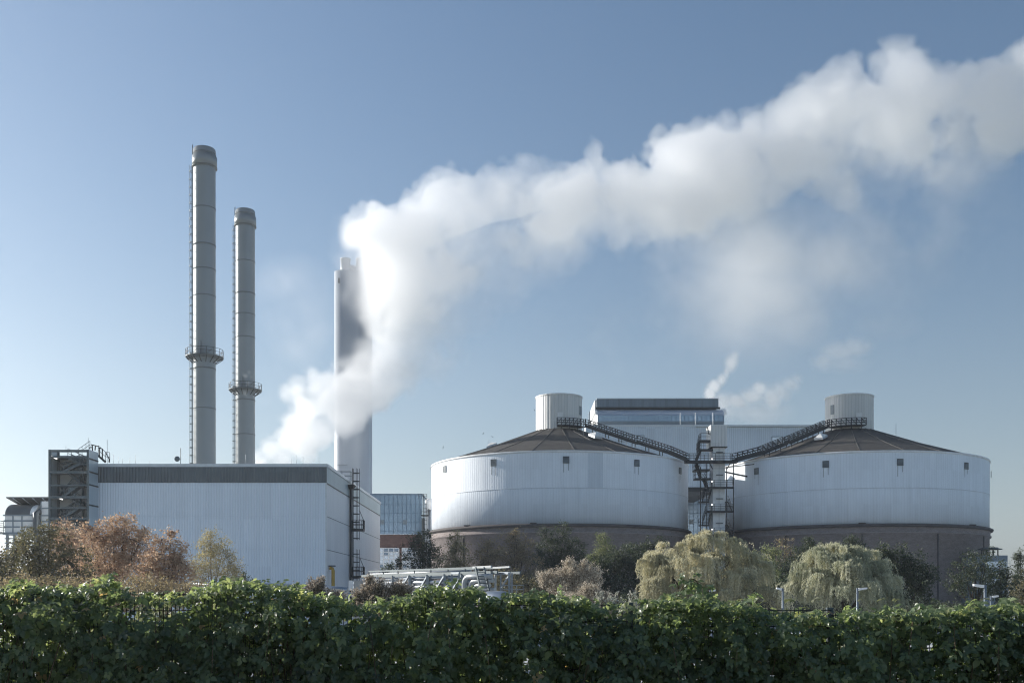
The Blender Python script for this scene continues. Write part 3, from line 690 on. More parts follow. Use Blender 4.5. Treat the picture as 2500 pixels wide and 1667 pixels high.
# ------------------------------------------------------------------ twin chimneys and the flue tower
def chimney(X, Y, label):
    root = thing("chimney", (X, Y, PLANT), label, "chimney", "pair of slim round steel chimneys"); r = 1.75
    m = MB(); m.lathe(X, Y, [(1.78, PLANT), (r, 72.), (r, 73.)], 48); m.build("shaft", M['stack'], root)
    m = MB(); m.lathe(X, Y, [(r, 72.9), (1.98, 72.9), (1.98, 74.7), (1.80, 74.75), (1.80, 75.7), (1.70, 76.0), (1.45, 76.05), (1.45, 74.)], 48); col = m.build("cap_collar", M['stack'], root)
    m = MB(); m.lathe(X, Y, [(1.99, 72.88), (2.02, 72.88), (2.02, 73.02), (1.99, 73.02)], 48); m.lathe(X, Y, [(1.80, 75.1), (1.83, 75.1), (1.83, 75.2), (1.80, 75.2)], 48); m.build("collar_band", M['stack_ring'], col)
    for z in (66.1, 60.0, 56.0, 51.6, 39.6, 33.):
        m = MB(); t_ = .1 if z in (60., 39.6) else .06; m.lathe(X, Y, [(r, z-t_), (r+.07, z-t_), (r+.07, z+t_), (r, z+t_)], 48); m.build("flange", M['stack_ring'], root)
    # ladder and cage on the left side
    a = R(205); ex = Vector((math.cos(a), math.sin(a), 0)); ey = Vector((-ex.y, ex.x, 0)); c = Vector((X, Y, 0))
    m = MB()
    for s in (-.25, .25): p = c+ex*(r+.16)+ey*s; m.bar(p+Vector((0,0,8)), p+Vector((0,0,76.4)), .06)
    z = 20.
    while z < 76: m.bar(c+ex*(r+.16)+ey*-.25+Vector((0,0,z)), c+ex*(r+.16)+ey*.25+Vector((0,0,z)), .035); z += .33
    m.build("ladder", M['grey_steel'], root)
    m = MB(); z = 20.
    while z < 73:
        pts = [c+ex*(r+.1+.55*math.sin(b))+ey*(-.48*math.cos(b))+Vector((0,0,z)) for b in [math.pi*i/6 for i in range(7)]]
        for p, q in zip(pts[:-1], pts[1:]): m.bar(p, q, .05, .09)
        z += 1.3
    for b in (.5, 1.57, 2.6):
        p = c+ex*(r+.1+.55*math.sin(b))+ey*(-.48*math.cos(b)); m.bar(p+Vector((0,0,20)), p+Vector((0,0,73)), .04)
    m.build("ladder_cage", M['grey_steel'], root)
    z = 41.6
    m = MB(); m.lathe(X, Y, [(r+.02, z-.25), (3.05, z-.1), (3.05, z), (r+.02, z)], 24, smooth=False); pl = m.build("platform", M['grey_steel'], root)
    m = MB()
    for k in range(16):
        b = 2*math.pi*k/16; d = Vector((math.cos(b), math.sin(b), 0)); m.bar(c+d*r+Vector((0,0,z-1.1)), c+d*2.95+Vector((0,0,z-.22)), .1); m.bar(c+d*3.+Vector((0,0,z)), c+d*3.+Vector((0,0,z+1.15)), .05)
    m.build("brackets", M['steel'], pl)
    m = MB()
    for k in range(16):
        b0, b1 = 2*math.pi*k/16, 2*math.pi*(k+1)/16; d0 = Vector((math.cos(b0), math.sin(b0), 0))*3+c; d1 = Vector((math.cos(b1), math.sin(b1), 0))*3+c
        for hh in (1.15, .6): m.bar(d0+Vector((0,0,z+hh)), d1+Vector((0,0,z+hh)), .05)
        if k % 2: m.bar(d0+Vector((0,0,z)), d1+Vector((0,0,z+1.15)), .035)
    m.build("railing", M['steel'], pl)
    m = MB(); m.box(X-.25, X-.05, Y-2.2, Y-1.9, z, z+2.2); m.box(X+.6, X+.8, Y-2.2, Y-1.9, z+.3, z+1.2); m.build("instrument_box", M['galv'], pl)
    return root
c1 = chimney(XP(499.5, 168), 168., "taller looking of the two slim grey chimneys, the left one nearer the camera")
c1.scale = (1, 1, .9892)
c2 = copy_tree(c1); Yc2 = 191.5; c2.location = (XP(599, Yc2), Yc2, PLANT); c2.scale = (1, 1, .974); c2["label"] = "right slim grey chimney that looks shorter, with a wisp of steam at its platform"

Yf = 225.; root = thing("flue_tower", (XP(863, Yf), Yf, PLANT), "broad pale tower holding four flue pipes, half hidden by the white steam", "chimney")
fx = XP(863, Yf); ztp = ZP(672, Yf)
r = 1.93
m = MB()
# rounded clover casing: outline of four lobes
out = []
for cxx, cyy, a0 in ((-1.9, -1.9, 180), (1.9, -1.9, 270), (1.9, 1.9, 0), (-1.9, 1.9, 90)):
    for i in range(-3, 16): 
        a = R(a0+i*7.5); out.append((fx+cxx+r*math.cos(a), Yf+cyy+r*math.sin(a)))
n = len(out)
for z in (PLANT, ztp): m.v += [(x, y, z) for x, y in out]
for i in range(n): m.face((i, (i+1) % n, n+(i+1) % n, n+i), None, True)
m.face(range(n, 2*n)); m.build("casing", M['tower'], root)
for cxx, cyy in ((-1.5, -1.7), (1.9, -1.7), (-.8, 1.75), (2.5, 1.75)):
    m = MB(); zt2 = ZP(638, Yf) if cyy < 0 else ZP(655, Yf+3)
    m.lathe(fx+cxx, Yf+cyy, [(1.08, ztp-.1), (1.08, zt2-.35), (1.15, zt2-.3), (1.15, zt2), (.9, zt2+.05), (.9, zt2-1.5)], 28); m.build("flue_pipe", M['tower'], root)
m = MB(); m.box(fx-2.7, fx-2.4, Yf-3.86, Yf-3.76, ZP(704, Yf), ZP(692, Yf)); m.build("inspection_hatch", M['steel'], root)
m = MB(); m.bar((fx-2.9, Yf-3.95, ZP(1140,Yf)), (fx-.7, Yf-3.95, ZP(1140,Yf)), .1); m.build("cross_bar", M['galv'], root)

# ------------------------------------------------------------------ glass fronted office behind
Yo = 192.; root = thing("office_building", (XP(965, Yo), Yo, PLANT), "blue glass block on a brick storey between the hall and the left silo", "building")
ox0, ox1 = XP(880, Yo), XP(1030, Yo); zo = ZP(1208, Yo); zg = ZP(1303, Yo)
m = MB(); m.box(ox0, ox1, Yo, Yo+16, zg, zo); cw = m.build("curtain_wall", M['glass'], root)
m = MB(); px = 895.5
while px < 1030: m.box(XP(px,Yo)-.045, XP(px,Yo)+.045, Yo-.06, Yo-.003, zg, zo); px += 10.8
for py in (1231, 1252.5, 1274, 1295.5): m.box(ox0, ox1, Yo-.05, Yo-.004, ZP(py,Yo)-.045, ZP(py,Yo)+.045)
m.build("mullions", M['mull'], cw)
for pa in (928, 983): m = MB(); m.box(XP(pa,Yo)+.05, XP(pa+10.8,Yo)-.05, Yo-.09, Yo-.05, ZP(1279.5,Yo), ZP(1269,Yo)); m.build("ventilation_panel", M['band_grey'], cw)
m = MB(); m.box(ox0-.05, ox1+.1, Yo-.1, Yo+16, zo, zo+.25); m.build("parapet", M['mull'], root)
m = MB(); m.box(ox0, ox1+6, Yo+.1, Yo+16, PLANT, zg-.12); bw = m.build("brick_wall", M['brick_red'], root)
m = MB(); m.box(ox0, ox1+6, Yo-.05, Yo+16, zg-.12, zg); m.build("sill_course", M['trim'], root)
for pa, pb in ((923.5, 974), (982, 1030)):
    a, b_ = XP(pa,Yo), XP(pb,Yo); zt2, zb2 = ZP(1337,Yo), ZP(1425,Yo)
    m = MB(); m.box(a, b_, Yo+.0, Yo+.09, zb2, zt2); wn = m.build("window", M['glass_pale'], bw)
    m = MB()
    for k in range(5): x = a+(b_-a)*k/4; m.box(x-.09, x+.09, Yo-.06, Yo-.003, zb2, zt2)
    for py in (1337.5, 1347, 1355.5, 1365, 1376, 1387, 1397): m.box(a, b_, Yo-.055, Yo-.004, ZP(py,Yo)-.07, ZP(py,Yo)+.07)
    m.build("window_frame", M['white'], wn)
    m = MB()
    for (i, ya, yb2) in ((1,1338.5,1346),(1,1348,1354.5),(0,1377,1386),(0,1388,1396),(2,1338.5,1346),(3,1338.5,1346)):
        x = a+(b_-a)*i/4; m.box(x+.12, x+(b_-a)/4-.12, Yo-.03, Yo-.005, ZP(yb2,Yo), ZP(ya,Yo))
    m.build("pane", M['glass_dark'], wn)
# vessel and caged ladder right of it
Yv = 190.
vs = thing("storage_vessel", (XP(1046, Yv), Yv, PLANT), "pale round topped vessel squeezed between the glass block and the left silo", "tank")
vx = XP(1047, Yv)
m = MB(); pr = [(.75, PLANT)]+[(.75, ZP(1226,Yv))]+[(.75*math.cos(R(a)), ZP(1226,Yv)+.75*math.sin(R(a))) for a in range(15, 91, 15)]; m.lathe(vx, Yv, pr, 24); m.build("vessel_shell", M['white'], vs)
m = MB(); m.tube([(vx+.25, Yv-1.2, PLANT), (vx+.25, Yv-1.2, ZP(1246,Yv))], .22, 8); m.box(vx-.25, vx+.55, Yv-1.5, Yv-.9, ZP(1247,Yv), ZP(1245.5,Yv)); m.build("vent_pipe", M['galv'], vs)
l2 = thing("roof_ladder", (XP(1038, Yv), Yv-3, PLANT), "thin caged ladder with a small balcony at the right edge of the blue glass block", "ladder")
x = XP(1038, 187); m = MB()
for s in (-.3, .3): m.bar((x+s,187,2),(x+s,187,ZP(1205,187)),.07)
z = 6.
while z < ZP(1206,187): m.bar((x-.3,186.6,z),(x+.3,186.6,z),.06); m.bar((x-.3,187,z),(x-.3,186.6,z),.05); m.bar((x+.3,187,z),(x+.3,186.6,z),.05); z += .75
m.build("ladder_cage", M['steel'], l2)
m = MB(); z = ZP(1257,187); m.box(x-.7,x+.7,186.2,187.4,z-.18,z); m.railing([(x-.7,186.2,z),(x+.7,186.2,z),(x+.7,187.4,z)],1.1,.5,.05); zz2 = ZP(1206,187); m.railing([(x-1.2,187,zz2-.9),(x+.3,187,zz2-.9)],.9,.5,.05); m.build("balcony", M['steel'], l2)
m = MB(); m.box(x-.9, x+.5, 189.9, 191.9, PLANT, ZP(1264,190)); m.build("wall_back", M['hood'], l2)

# ------------------------------------------------------------------ control building behind the right silo
Yk = 150.; root = thing("control_building", (XP(2440, Yk), Yk, PLANT), "grey building with a flat overhanging roof pavilion at the right edge, behind the right silo", "building")
kx0, kx1 = XP(2405, Yk), XP(2460, Yk)
m = MB(); m.box(kx0, kx1, Yk, Yk+12, PLANT, ZP(1355,Yk)); kw = m.build("wall", M['band_grey'], root)
m = MB(); m.box(kx0+.1, kx1-.05, Yk-.04, Yk-.003, ZP(1385,Yk), ZP(1370,Yk)); wn = m.build("window", M['glass_pale'], kw)
m = MB(); m.box(XP(2452,Yk), XP(2457,Yk), Yk-.08, Yk-.041, ZP(1383,Yk), ZP(1372,Yk)); m.build("pane", M['glass_dark'], wn)
for py in (1398, 1412, 1420): m = MB(); m.box(kx0+.1, XP(2440,Yk), Yk-.04, Yk-.003, ZP(py+6,Yk), ZP(py,Yk)); m.build("window", M['glass_pale'], kw)
cx_, cy_ = XP(2424, Yk+4), Yk+5
m = MB(); m.lathe(cx_, cy_, [(1.4, ZP(1338,Yk)), (1.75, ZP(1337.5,Yk)), (1.75, ZP(1335.5,Yk)), (1.2, ZP(1334,Yk)), (1.15, ZP(1332,Yk)), (0.01, ZP(1331.5,Yk))], 24); m.build("pavilion_roof", M['hood'], root)
m = MB()
for k in range(8): a = 2*math.pi*k/8; m.bar((cx_+1.2*math.cos(a), cy_+1.2*math.sin(a), ZP(1355,Yk)), (cx_+1.2*math.cos(a), cy_+1.2*math.sin(a), ZP(1337,Yk)), .1)
m.build("pavilion_posts", M['steel'], root)
m = MB(); m.railing([(kx1,Yk+1,ZP(1381,Yk)),(XP(2474,Yk),Yk+1,ZP(1381,Yk))], .8, .4, .04); m.box(kx1, XP(2474,Yk), Yk+.9, Yk+2, ZP(1384,Yk), ZP(1382,Yk)); m.build("side_balcony", M['galv'], root)
# ------------------------------------------------------------------ pipe bridge in front of the works
A_, B_ = Vector((XP(1212,70.),70.,0)), Vector((XP(884,84.),84.,0)); dAB = (B_-A_); back = Vector((-dAB.y, dAB.x, 0)).normalized(); back = back if back.y > 0 else -back
def L(px, z=0., off=0.):
    k = (px-1250)/2500; s = (k*A_.y-A_.x)/(dAB.x-k*dAB.y); p = A_+dAB*s+back*off; return Vector((p.x, p.y, z))
root = thing("pipe_bridge", L(1050, PLANT), "galvanised pipe bridge carrying rows of silver pipes in front of the left silo", "pipe bridge")
m = MB()
for off in (0., 2.0):
    m.bar(L(884,3.62,off), L(1215,3.62,off), .14, .2); 
    m.bar(L(890,2.3,off), L(1135,2.3,off), .12, .16)
m.build("deck_beams", M['grey_steel'], root)
m = MB()
for px in (960, 1001, 1044, 1086, 1128):
    for off in (0., 2.): m.bar(L(px,PLANT,off), L(px,3.6,off), .2)
    for z in (2.42, 2.85, 3.2): m.bar(L(px,z-.18,0), L(px,z-.18,2.), .1)
m.build("trestle_posts", M['galv'], root)
for a, b_ in ((1016,1044), (1055,1086), (1096,1128), (968,998)): m = MB(); m.bar(L(a,2.,-.02), L(b_,3.5,-.02), .12); m.build("diagonal_brace", M['galv'], root)
m = MB(); m.bar(L(901,3.98), L(1160,3.98), .1, .12); m.bar(L(901,3.62), L(901,3.98), .09)
for px in (936, 972, 1012, 1052, 1094, 1136): m.bar(L(px,3.62), L(px,3.98), .08)
m.bar(L(901,3.98,2.), L(1170,3.98,2.), .09)
m.build("side_railing", M['grey_steel'], root)
m = MB(); m.bar(L(1155,4.0), L(1200,4.02), .12, .14); m.bar(L(1160,4.0,1.6), L(1200,4.02,1.6), .1, .12)
for px in (1158, 1168, 1186): m.bar(L(px,3.6), L(px,4.0), .07)
m.build("bright_rail", M['pipe_white'], root)
for z, off, r_, mt in ((3.34,.25,.10,'pipe'), (3.02,.2,.15,'pipe'), (2.68,.25,.15,'pipe'), (3.36,.85,.13,'pipe'), (3.0,.9,.18,'pipe'), (2.62,1.0,.18,'pipe'), (3.78,.7,.09,'pipe_white'), (2.25,.6,.2,'pipe')):
    m = MB(); m.tube([L(886,z,off), L(1000,z,off), L(1130,z,off)], r_, 10); m.build("pipe", M[mt], root)
m = MB(); 
for px in (1117, 1135): m.bar(L(px,PLANT,-.5), L(px,3.62,-.5), .12)
m.bar(L(1116,3.62,-.5), L(1136,3.62,-.5), .14); m.build("portal_frame", M['galv'], root)
def elbow(px, py0, x1, z, r_, off, rad=.45):
    p = L(px, 0, off); q = L(x1, z, off); m = MB(); d = (Vector((q.x,q.y,0))-Vector((p.x,p.y,0))).normalized()
    pts = [Vector((p.x,p.y,PLANT)), Vector((p.x,p.y,z-rad))]+[Vector((p.x,p.y,z-rad))+d*rad*(1-math.cos(a))+Vector((0,0,rad*math.sin(a))) for a in [math.pi/2*i/6 for i in range(1, 7)]]+[q]
    m.tube(pts, r_, 12); m.build("loop_pipe", M['pipe_white'], root)
elbow(1141, 0, 1208, 3.36, .17, -.3, .6); elbow(1150, 0, 1206, 3.05, .14, -.1, .5); elbow(1158, 0, 1196, 2.74, .13, 0., .4); elbow(1163, 0, 1200, 2.45, .13, .3, .35); elbow(1170, 0, 1180, 3.3, .1, .8, .2); elbow(1176, 0, 1190, 3.55, .09, 1.2, .2)
m = MB(); s0, s1 = L(1188,3.98,-.6), L(1208,1.5,-.6); o2 = Vector((.28,.08,0))
for o in (-o2, o2): m.bar(s0+o, s1+o, .1)
for i in range(10): c = s0.lerp(s1, (i+.5)/10); m.bar(c-o2, c+o2, .06)
m.build("slanted_ladder", M['grey_steel'], root)
m = MB()
for px in (1214, 1235): m.bar(L(px,PLANT,.3), L(px,3.6,.3), .16 if px > 1220 else .1)
m.bar(L(1196,3.55,.3), L(1237,3.55,.3), .12, .16); m.bar(L(1216,2.6,.3), L(1235,3.4,.3), .1); m.bar(L(1200,PLANT,1.8), L(1200,3.6,1.8), .12)
m.build("end_frame", M['galv'], root)
ve = thing("insulated_vessel", P(1213,1452,68.5)-Vector((0,0,5)), "fat silver insulated vessel under the bent pipes at the right end of the bridge", "tank")
m = MB(); c0, c1_ = P(1188,1462,68.5), P(1246,1462,67.5); dd = (c1_-c0)
m.tube([c0-dd*.06, c0-dd*.05, c0, c0+dd*.08, c0+dd*.75, c0+dd*.9, c0+dd*.98, c1_], [.08,.3,.48,.55,.55,.45,.28,.04], 20); m.build("vessel_jacket", M['pipe'], ve)
m = MB(); 
for f in (.15,.75): c = c0+dd*f; m.box(c.x-.15, c.x+.15, c.y-.4, c.y+.4, PLANT, c.z-.5)
m.build("saddle", M['galv'], ve)
pr_ = thing("service_platform", P(1256,1450,68.)-Vector((0,0,4)), "small galvanised railed platform at the right end of the pipe bridge", "platform")
zp = ZP(1449, 68.); xa, xb = XP(1226,68.), XP(1279,68.)
m = MB(); m.railing([(xa,68.,zp),(xb,68.,zp),(xb,69.5,zp)], .58, .45, .045, (1., .5)); m.build("railing", M['galv'], pr_)
m = MB(); m.box(xa, xb, 68., 69.6, zp-.12, zp-.02); m.build("deck", M['galv'], pr_)
m = MB(); 
for x in (xa+.1, xb-.1): m.bar((x,68.1,PLANT), (x,68.1,zp-.12), .12)
m.build("leg", M['galv'], pr_)
# the low pipe line on the left, its post and the low wall
pl = thing("pipe_line", P(650,1428,85)-Vector((0,0,5.9)), "long silver pipe running low along the hall behind the hedge", "pipe")
m = MB(); m.tube([P(470,1427,86), P(600,1428,86), P(740,1431,85), P(790,1433,84.), P(802,1437,83.6), P(850,1441,83)], [.22,.22,.24,.26,.26,.26], 12); m.build("pipe", M['pipe'], pl)
m = MB(); m.tube([P(560,1437,85.5), P(850,1450,82.5), P(905,1450,82)], .16, 10); m.build("pipe", M['pipe'], pl)
m = MB()
for px in (540, 640, 722, 806): c = P(px,1432,85); m.bar((c.x,c.y,PLANT), (c.x,c.y,c.z-.1), .14)
m.build("support_post", M['galv'], pl)
mp = thing("marker_post", P(856,1440,80)-Vector((0,0,5)), "white boxy post beside the low grey wall, right of the silver pipe", "post")
m = MB(); a = P(851,1440,80); b_ = P(859.5,1416,80); m.box(a.x, b_.x, 80, 80.25, a.z, b_.z); m.box(a.x+.28, b_.x-.04, 80.05, 80.2, PLANT, a.z); m.build("box", M['white'], mp)
m = MB(); m.box(b_.x+.002, b_.x+.05, 80.01, 80.6, a.z+.05, b_.z-.03); m.build("side_plate", M['glass_pale'], mp)
lw = MB(); a = P(862,1416,97); lw.box(a.x, XP(930,97), 97, 97.5, PLANT, a.z)
tag(lw.build("low_wall", M['concrete']), "low grey concrete wall in front of the hall's right corner", "wall")

# ------------------------------------------------------------------ yard lamps
def lamp(px, py, Y, ln, side, label, s=1.):
    top = P(px, py, Y); root = thing("street_lamp", (top.x, Y, PLANT), label, "street lamp", "pale yard lamps behind the hedge")
    m = MB(); m.tube([(top.x,Y,PLANT), (top.x,Y,top.z)], [.085*s, .07*s], 10); m.tube([(top.x-.1*s,Y,top.z-.35*s),(top.x+.1*s,Y,top.z-.35*s)], .03*s, 6); m.build("pole", M['galv'], root)
    m = MB(); x0, x1 = top.x+side*.1*s, top.x+side*ln
    m.hexa([(x0,Y-.12*s,top.z-.16*s),(x1,Y-.1*s,top.z-.06*s),(x1,Y+.1*s,top.z-.06*s),(x0,Y+.12*s,top.z-.16*s)] if side > 0 else [(x1,Y-.1*s,top.z-.06*s),(x0,Y-.12*s,top.z-.16*s),(x0,Y+.12*s,top.z-.16*s),(x1,Y+.1*s,top.z-.06*s)],
           [(x0,Y-.12*s,top.z),(x1,Y-.1*s,top.z+.05*s),(x1,Y+.1*s,top.z+.05*s),(x0,Y+.12*s,top.z)] if side > 0 else [(x1,Y-.1*s,top.z+.05*s),(x0,Y-.12*s,top.z),(x0,Y+.12*s,top.z),(x1,Y+.1*s,top.z+.05*s)])
    m.tube([(top.x-side*.02,Y,top.z-.09*s),(x0+side*.05,Y,top.z-.09*s)], .05*s, 6); m.build("lamp_head", M['white'], root)
lamp(1734, 1440, 78, .42, 1, "smallest yard lamp, its head pointing right, in front of the large left willow", .9)
lamp(1911, 1435, 74, .45, -1, "yard lamp between the two willows with its head pointing left", 1.)
lamp(2093, 1435, 72, .68, 1, "yard lamp in front of the right willow with its head pointing right", 1.)
lamp(2405, 1427, 58, .66, -1, "tallest yard lamp near the right edge with its head pointing left", 1.05)
lamp(2419, 1454, 72, .52, 1, "short yard lamp beside the tallest one, its head pointing right", .9)

# ------------------------------------------------------------------ mesh fence
fr = thing("mesh_fence", (0, 12.75, bank(0)), "dark double bar mesh fence overgrown with brambles, showing in two gaps of the hedge", "fence")
FY = 12.75
def ftop(x): return 1.892-.0262*x
for i in range(-4, 4):
    x0, x1 = 1.475+2.5*i, 1.475+2.5*(i+1)
    m = MB(); zt = ftop((x0+x1)/2)
    n = 49
    for k in range(1, n): x = x0+(x1-x0)*k/n; m.bar((x,FY,zt-1.9), (x,FY,zt+.03), .007)
    for k in range(10): z = zt-.2*k; m.bar((x0,FY-.008,z), (x1,FY-.008,z), .012); m.bar((x0,FY+.008,z), (x1,FY+.008,z), .012)
    m.build("mesh_panel", M['steel'], fr)
    m = MB(); m.box(x0-.035, x0+.035, FY+.02, FY+.09, bank(x0)-.2, zt+.08); m.box(x0-.04, x0+.04, FY+.015, FY+.095, zt+.08, zt+.1); m.build("post", M['grey_steel'], fr)

# ------------------------------------------------------------------ birds
for px, py, Y, rz, lb in ((1305,1001,150,.4,"tiny dark bird flying just left of the left silo's cupola"), (1180,1058,140,-.5,"tiny dark bird above the left end of the left silo roof, upper of the two"), (1202,1066,145,.9,"tiny dark bird above the left end of the left silo roof, lower of the two"), (1082,1092,130,-.2,"tiny dark bird flying between the flue tower and the left silo")):
    c = P(px, py, Y); bd = thing("bird", c, lb, "bird", "birds flying left of the silos"); ca, sa = math.cos(rz), math.sin(rz)
    m = MB(); ax_ = Vector((ca*.5, .6, sa*.5)).normalized(); wv = Vector((-sa, .2, ca)).normalized()
    m.tube([c-ax_*.2, c-ax_*.1, c, c+ax_*.12, c+ax_*.17, c+ax_*.22], [.01,.045,.06,.045,.035,.008], 7)
    for s in (1, -1):
        w1 = c+wv*s*.2+Vector((0,0,.06)); w2 = c+wv*s*.42
        m.hexa([c+ax_*.07, c-ax_*.08, w1-ax_*.07, w1+ax_*.06], [p+Vector((0,0,.02)) for p in (c+ax_*.07, c-ax_*.08, w1-ax_*.07, w1+ax_*.06)])
        m.hexa([w1+ax_*.06, w1-ax_*.07, w2-ax_*.1, w2-ax_*.06], [p+Vector((0,0,.015)) for p in (w1+ax_*.06, w1-ax_*.07, w2-ax_*.1, w2-ax_*.06)])
    m.build("body", M['steel'], bd); bd.scale = (.5, .5, .5)
# ------------------------------------------------------------------ foliage
def np_mesh(name, verts, faces_n, tint, mat, parent, smooth=False):
    """verts (N,3) world, faces_n: (F,k) int array, tint (F,) per face"""
    off = wloc(parent) if parent is not None else Vector((0,0,0))
    v = np.asarray(verts, np.float32)-np.array(off, np.float32); f = np.asarray(faces_n, np.int32); k = f.shape[1]
    me = bpy.data.meshes.new(name); me.vertices.add(len(v)); me.vertices.foreach_set("co", v.ravel())
    me.loops.add(f.size); me.loops.foreach_set("vertex_index", f.ravel()); me.polygons.add(len(f))
    me.polygons.foreach_set("loop_start", np.arange(0, f.size, k, dtype=np.int32))
    if smooth: me.polygons.foreach_set("use_smooth", np.ones(len(f), bool))
    a = me.attributes.new("tint", 'FLOAT', 'FACE'); a.data.foreach_set("value", np.asarray(tint, np.float32))
    me.materials.append(mat); me.update(calc_edges=True); me.validate()
    o = bpy.data.objects.new(name, me); COL.objects.link(o)
    if parent is not None: o.parent = parent
    return o
def unit(a): return a/np.maximum(1e-9, np.linalg.norm(a, axis=1, keepdims=True))
def leaves(rng, c, size, aspect=.55, dirs=None, jitter=1., tint=None, fold=.25):
    """folded diamond leaves at c (N,3): two triangles each"""
    N = len(c); d = rng.normal(size=(N,3)); 
    if dirs is not None: d = dirs+d*jitter
    d = unit(d); s = unit(np.cross(d, rng.normal(size=(N,3)))); n = np.cross(d, s)
    L_ = (size*rng.uniform(.65, 1.35, N))[:,None]; W_ = L_*aspect
    v = np.empty((N,4,3)); v[:,0] = c-d*L_*.5; v[:,1] = c+s*W_*.5+n*W_*fold; v[:,2] = c+d*L_*.5; v[:,3] = c-s*W_*.5+n*W_*fold
    i = np.arange(N)[:,None]*4; f = np.concatenate([i+np.array([[0,1,2]]), i+np.array([[0,2,3]])], 1).reshape(-1,3)
    t_ = rng.uniform(0, 1, N) if tint is None else tint
    return v.reshape(-1,3), f, np.repeat(t_, 2)
def lobes_px(lst, Y):
    """(px, py, rx_px, ry_px[, dy]) -> centre and radii in metres"""
    out = []
    for l in lst:
        px, py, rx, ry = l[:4]; yy = Y+(l[4] if len(l) > 4 else 0); c = P(px, py, yy); out.append((np.array(c), np.array((rx/2500*yy, rx/2500*yy*.85, ry/2500*yy))))
    return out
def branches(rng, root, base, lobes, targets, mat, tr=.16):
    m = MB(); base = Vector(base); cen = sum((l[0] for l in lobes), np.zeros(3))/len(lobes); top = max(l[0][2] for l in lobes)
    fork = Vector((base.x*.6+cen[0]*.4, base.y, base.z+(cen[2]-base.z)*.45)); 
    m.tube([base, base.lerp(fork, .5)+Vector((rng.uniform(-.1,.1), 0, 0)), fork], [tr*1.25, tr, tr*.85], 9)
    tips = []
    for c, r in lobes:
        e = Vector(c)+Vector((0,0,r[2]*.35)); mid = fork.lerp(e, .5)+Vector((rng.uniform(-.2,.2), rng.uniform(-.2,.2), rng.uniform(0,.3)))
        m.tube([fork, mid, e], [tr*.6, tr*.4, tr*.12], 6); tips.append((mid, e))
    for tp in targets:
        tp = Vector(tp); a = min((p for pr in tips for p in pr), key=lambda q: (q-tp).length); mid = a.lerp(tp, .55)+Vector((rng.uniform(-.15,.15),)*3)
        m.tube([a, mid, tp], [tr*.16, tr*.1, tr*.04], 4)
    return m.build("trunk", mat, root)
def tree(name, label, cat, Y, lob, mat, seed, dens=1., lsize=.16, clump=.42, group="trees in front of the works", bark=None, base_px=None, shell=.55, aspect=.6, tr=.16, up=None):
    rng = np.random.default_rng(seed); lobes = lobes_px(lob, Y)
    bx_ = XP(base_px, Y) if base_px else float(np.mean([l[0][0] for l in lobes])); root = thing(name, (bx_, Y, PLANT if Y > 30 else ground_z(bx_, Y)), label, cat, group)
    C, CT = [], []
    for c, r in lobes:
        area = (r[0]*r[2]+r[0]*r[1]+r[1]*r[2])*4.2; n = max(10, int(area*2.6*dens*(.45/clump)**2))
        u = unit(rng.normal(size=(n,3))); rad = rng.uniform(0, 1, n)**(shell*.6)
        k = 1+.16*np.sin(u[:,0]*5+seed)+.14*np.sin(u[:,2]*7+seed*1.7)
        C.append(c+u*r*(rad*k)[:,None]); CT.append(rng.uniform(-.22, .22, n)+.10*u[:,2])
    C = np.concatenate(C); CT = np.concatenate(CT)
    nl = rng.integers(16, 34, len(C)); idx = np.repeat(np.arange(len(C)), nl); cl = clump*rng.uniform(.55, 1.35, len(C))
    pts = C[idx]+rng.normal(size=(len(idx),3))*cl[idx][:,None]*np.array([.5,.5,.45])
    gz = PLANT+.1
    keep = pts[:,2] > gz; pts = pts[keep]; idx = idx[keep]
    tint = np.clip(.5+CT[idx]+rng.normal(size=len(idx))*.13, 0, 1)
    v, f, t_ = leaves(rng, pts, lsize, aspect, None if up is None else np.tile(np.array(up, float), (len(pts),1)), 1., tint)
    np_mesh("crown", v, f, t_, mat, root)
    tg = C[rng.choice(len(C), min(len(C), 46), replace=False)]
    branches(rng, root, root.location, lobes, tg, bark or M['bark'], tr)
    return root
def twiggy(name, label, cat, Y, lob, mat, seed, n=260, ln=1.6, lsize=.07, per=26, spread=.5, group="bushes behind the hedge", bark=None, droop=0., base_px=None):
    """shrub of many fine upright shoots carrying small leaves or seed heads"""
    rng = np.random.default_rng(seed); lobes = lobes_px(lob, Y); bx_ = float(np.mean([l[0][0] for l in lobes])); gz = PLANT if Y > 29 else ground_z(bx_, Y)
    root = thing(name, (bx_, Y, gz), label, cat, group); m = MB(); pts = []; dirs = []
    for c, r in lobes:
        k = max(6, int(n*(r[0]*r[2])/sum(l[1][0]*l[1][2] for l in lobes)))
        for _ in range(k):
            u = rng.normal(size=3); u /= np.linalg.norm(u); rad = rng.uniform(.35, 1.); u[2] = u[2] if u[2] > -.6 else -u[2]*.4
            tip = c+u*r*rad; d = np.array([(tip[0]-c[0])*spread, (tip[1]-c[1])*spread, 1.2*r[2]]); d /= np.linalg.norm(d); s = tip-d*ln*rng.uniform(.6, 1.1)
            s[2] = max(s[2], gz+.05); mid = (s+tip)/2+rng.normal(size=3)*.05+np.array([0,0,droop])
            m.tube([s, mid, tip], [.014, .010, .004], 3, False, False)
            q = rng.uniform(.25, 1., per)[:,None]; pts.append(((1-q)**2*s+2*q*(1-q)*mid+q*q*tip)+rng.normal(size=(per,3))*lsize*.8); dirs.append(np.tile(d, (per,1)))
    m.tube([(bx_,Y,gz-.1), (bx_,Y,gz+.7)], [.09, .04], 6); m.build("stem", bark or M['bark_pale'], root)
    pts = np.concatenate(pts); dirs = np.concatenate(dirs); v, f, t_ = leaves(rng, pts, lsize, .55, dirs, .7); np_mesh("foliage", v, f, t_, mat, root); return root
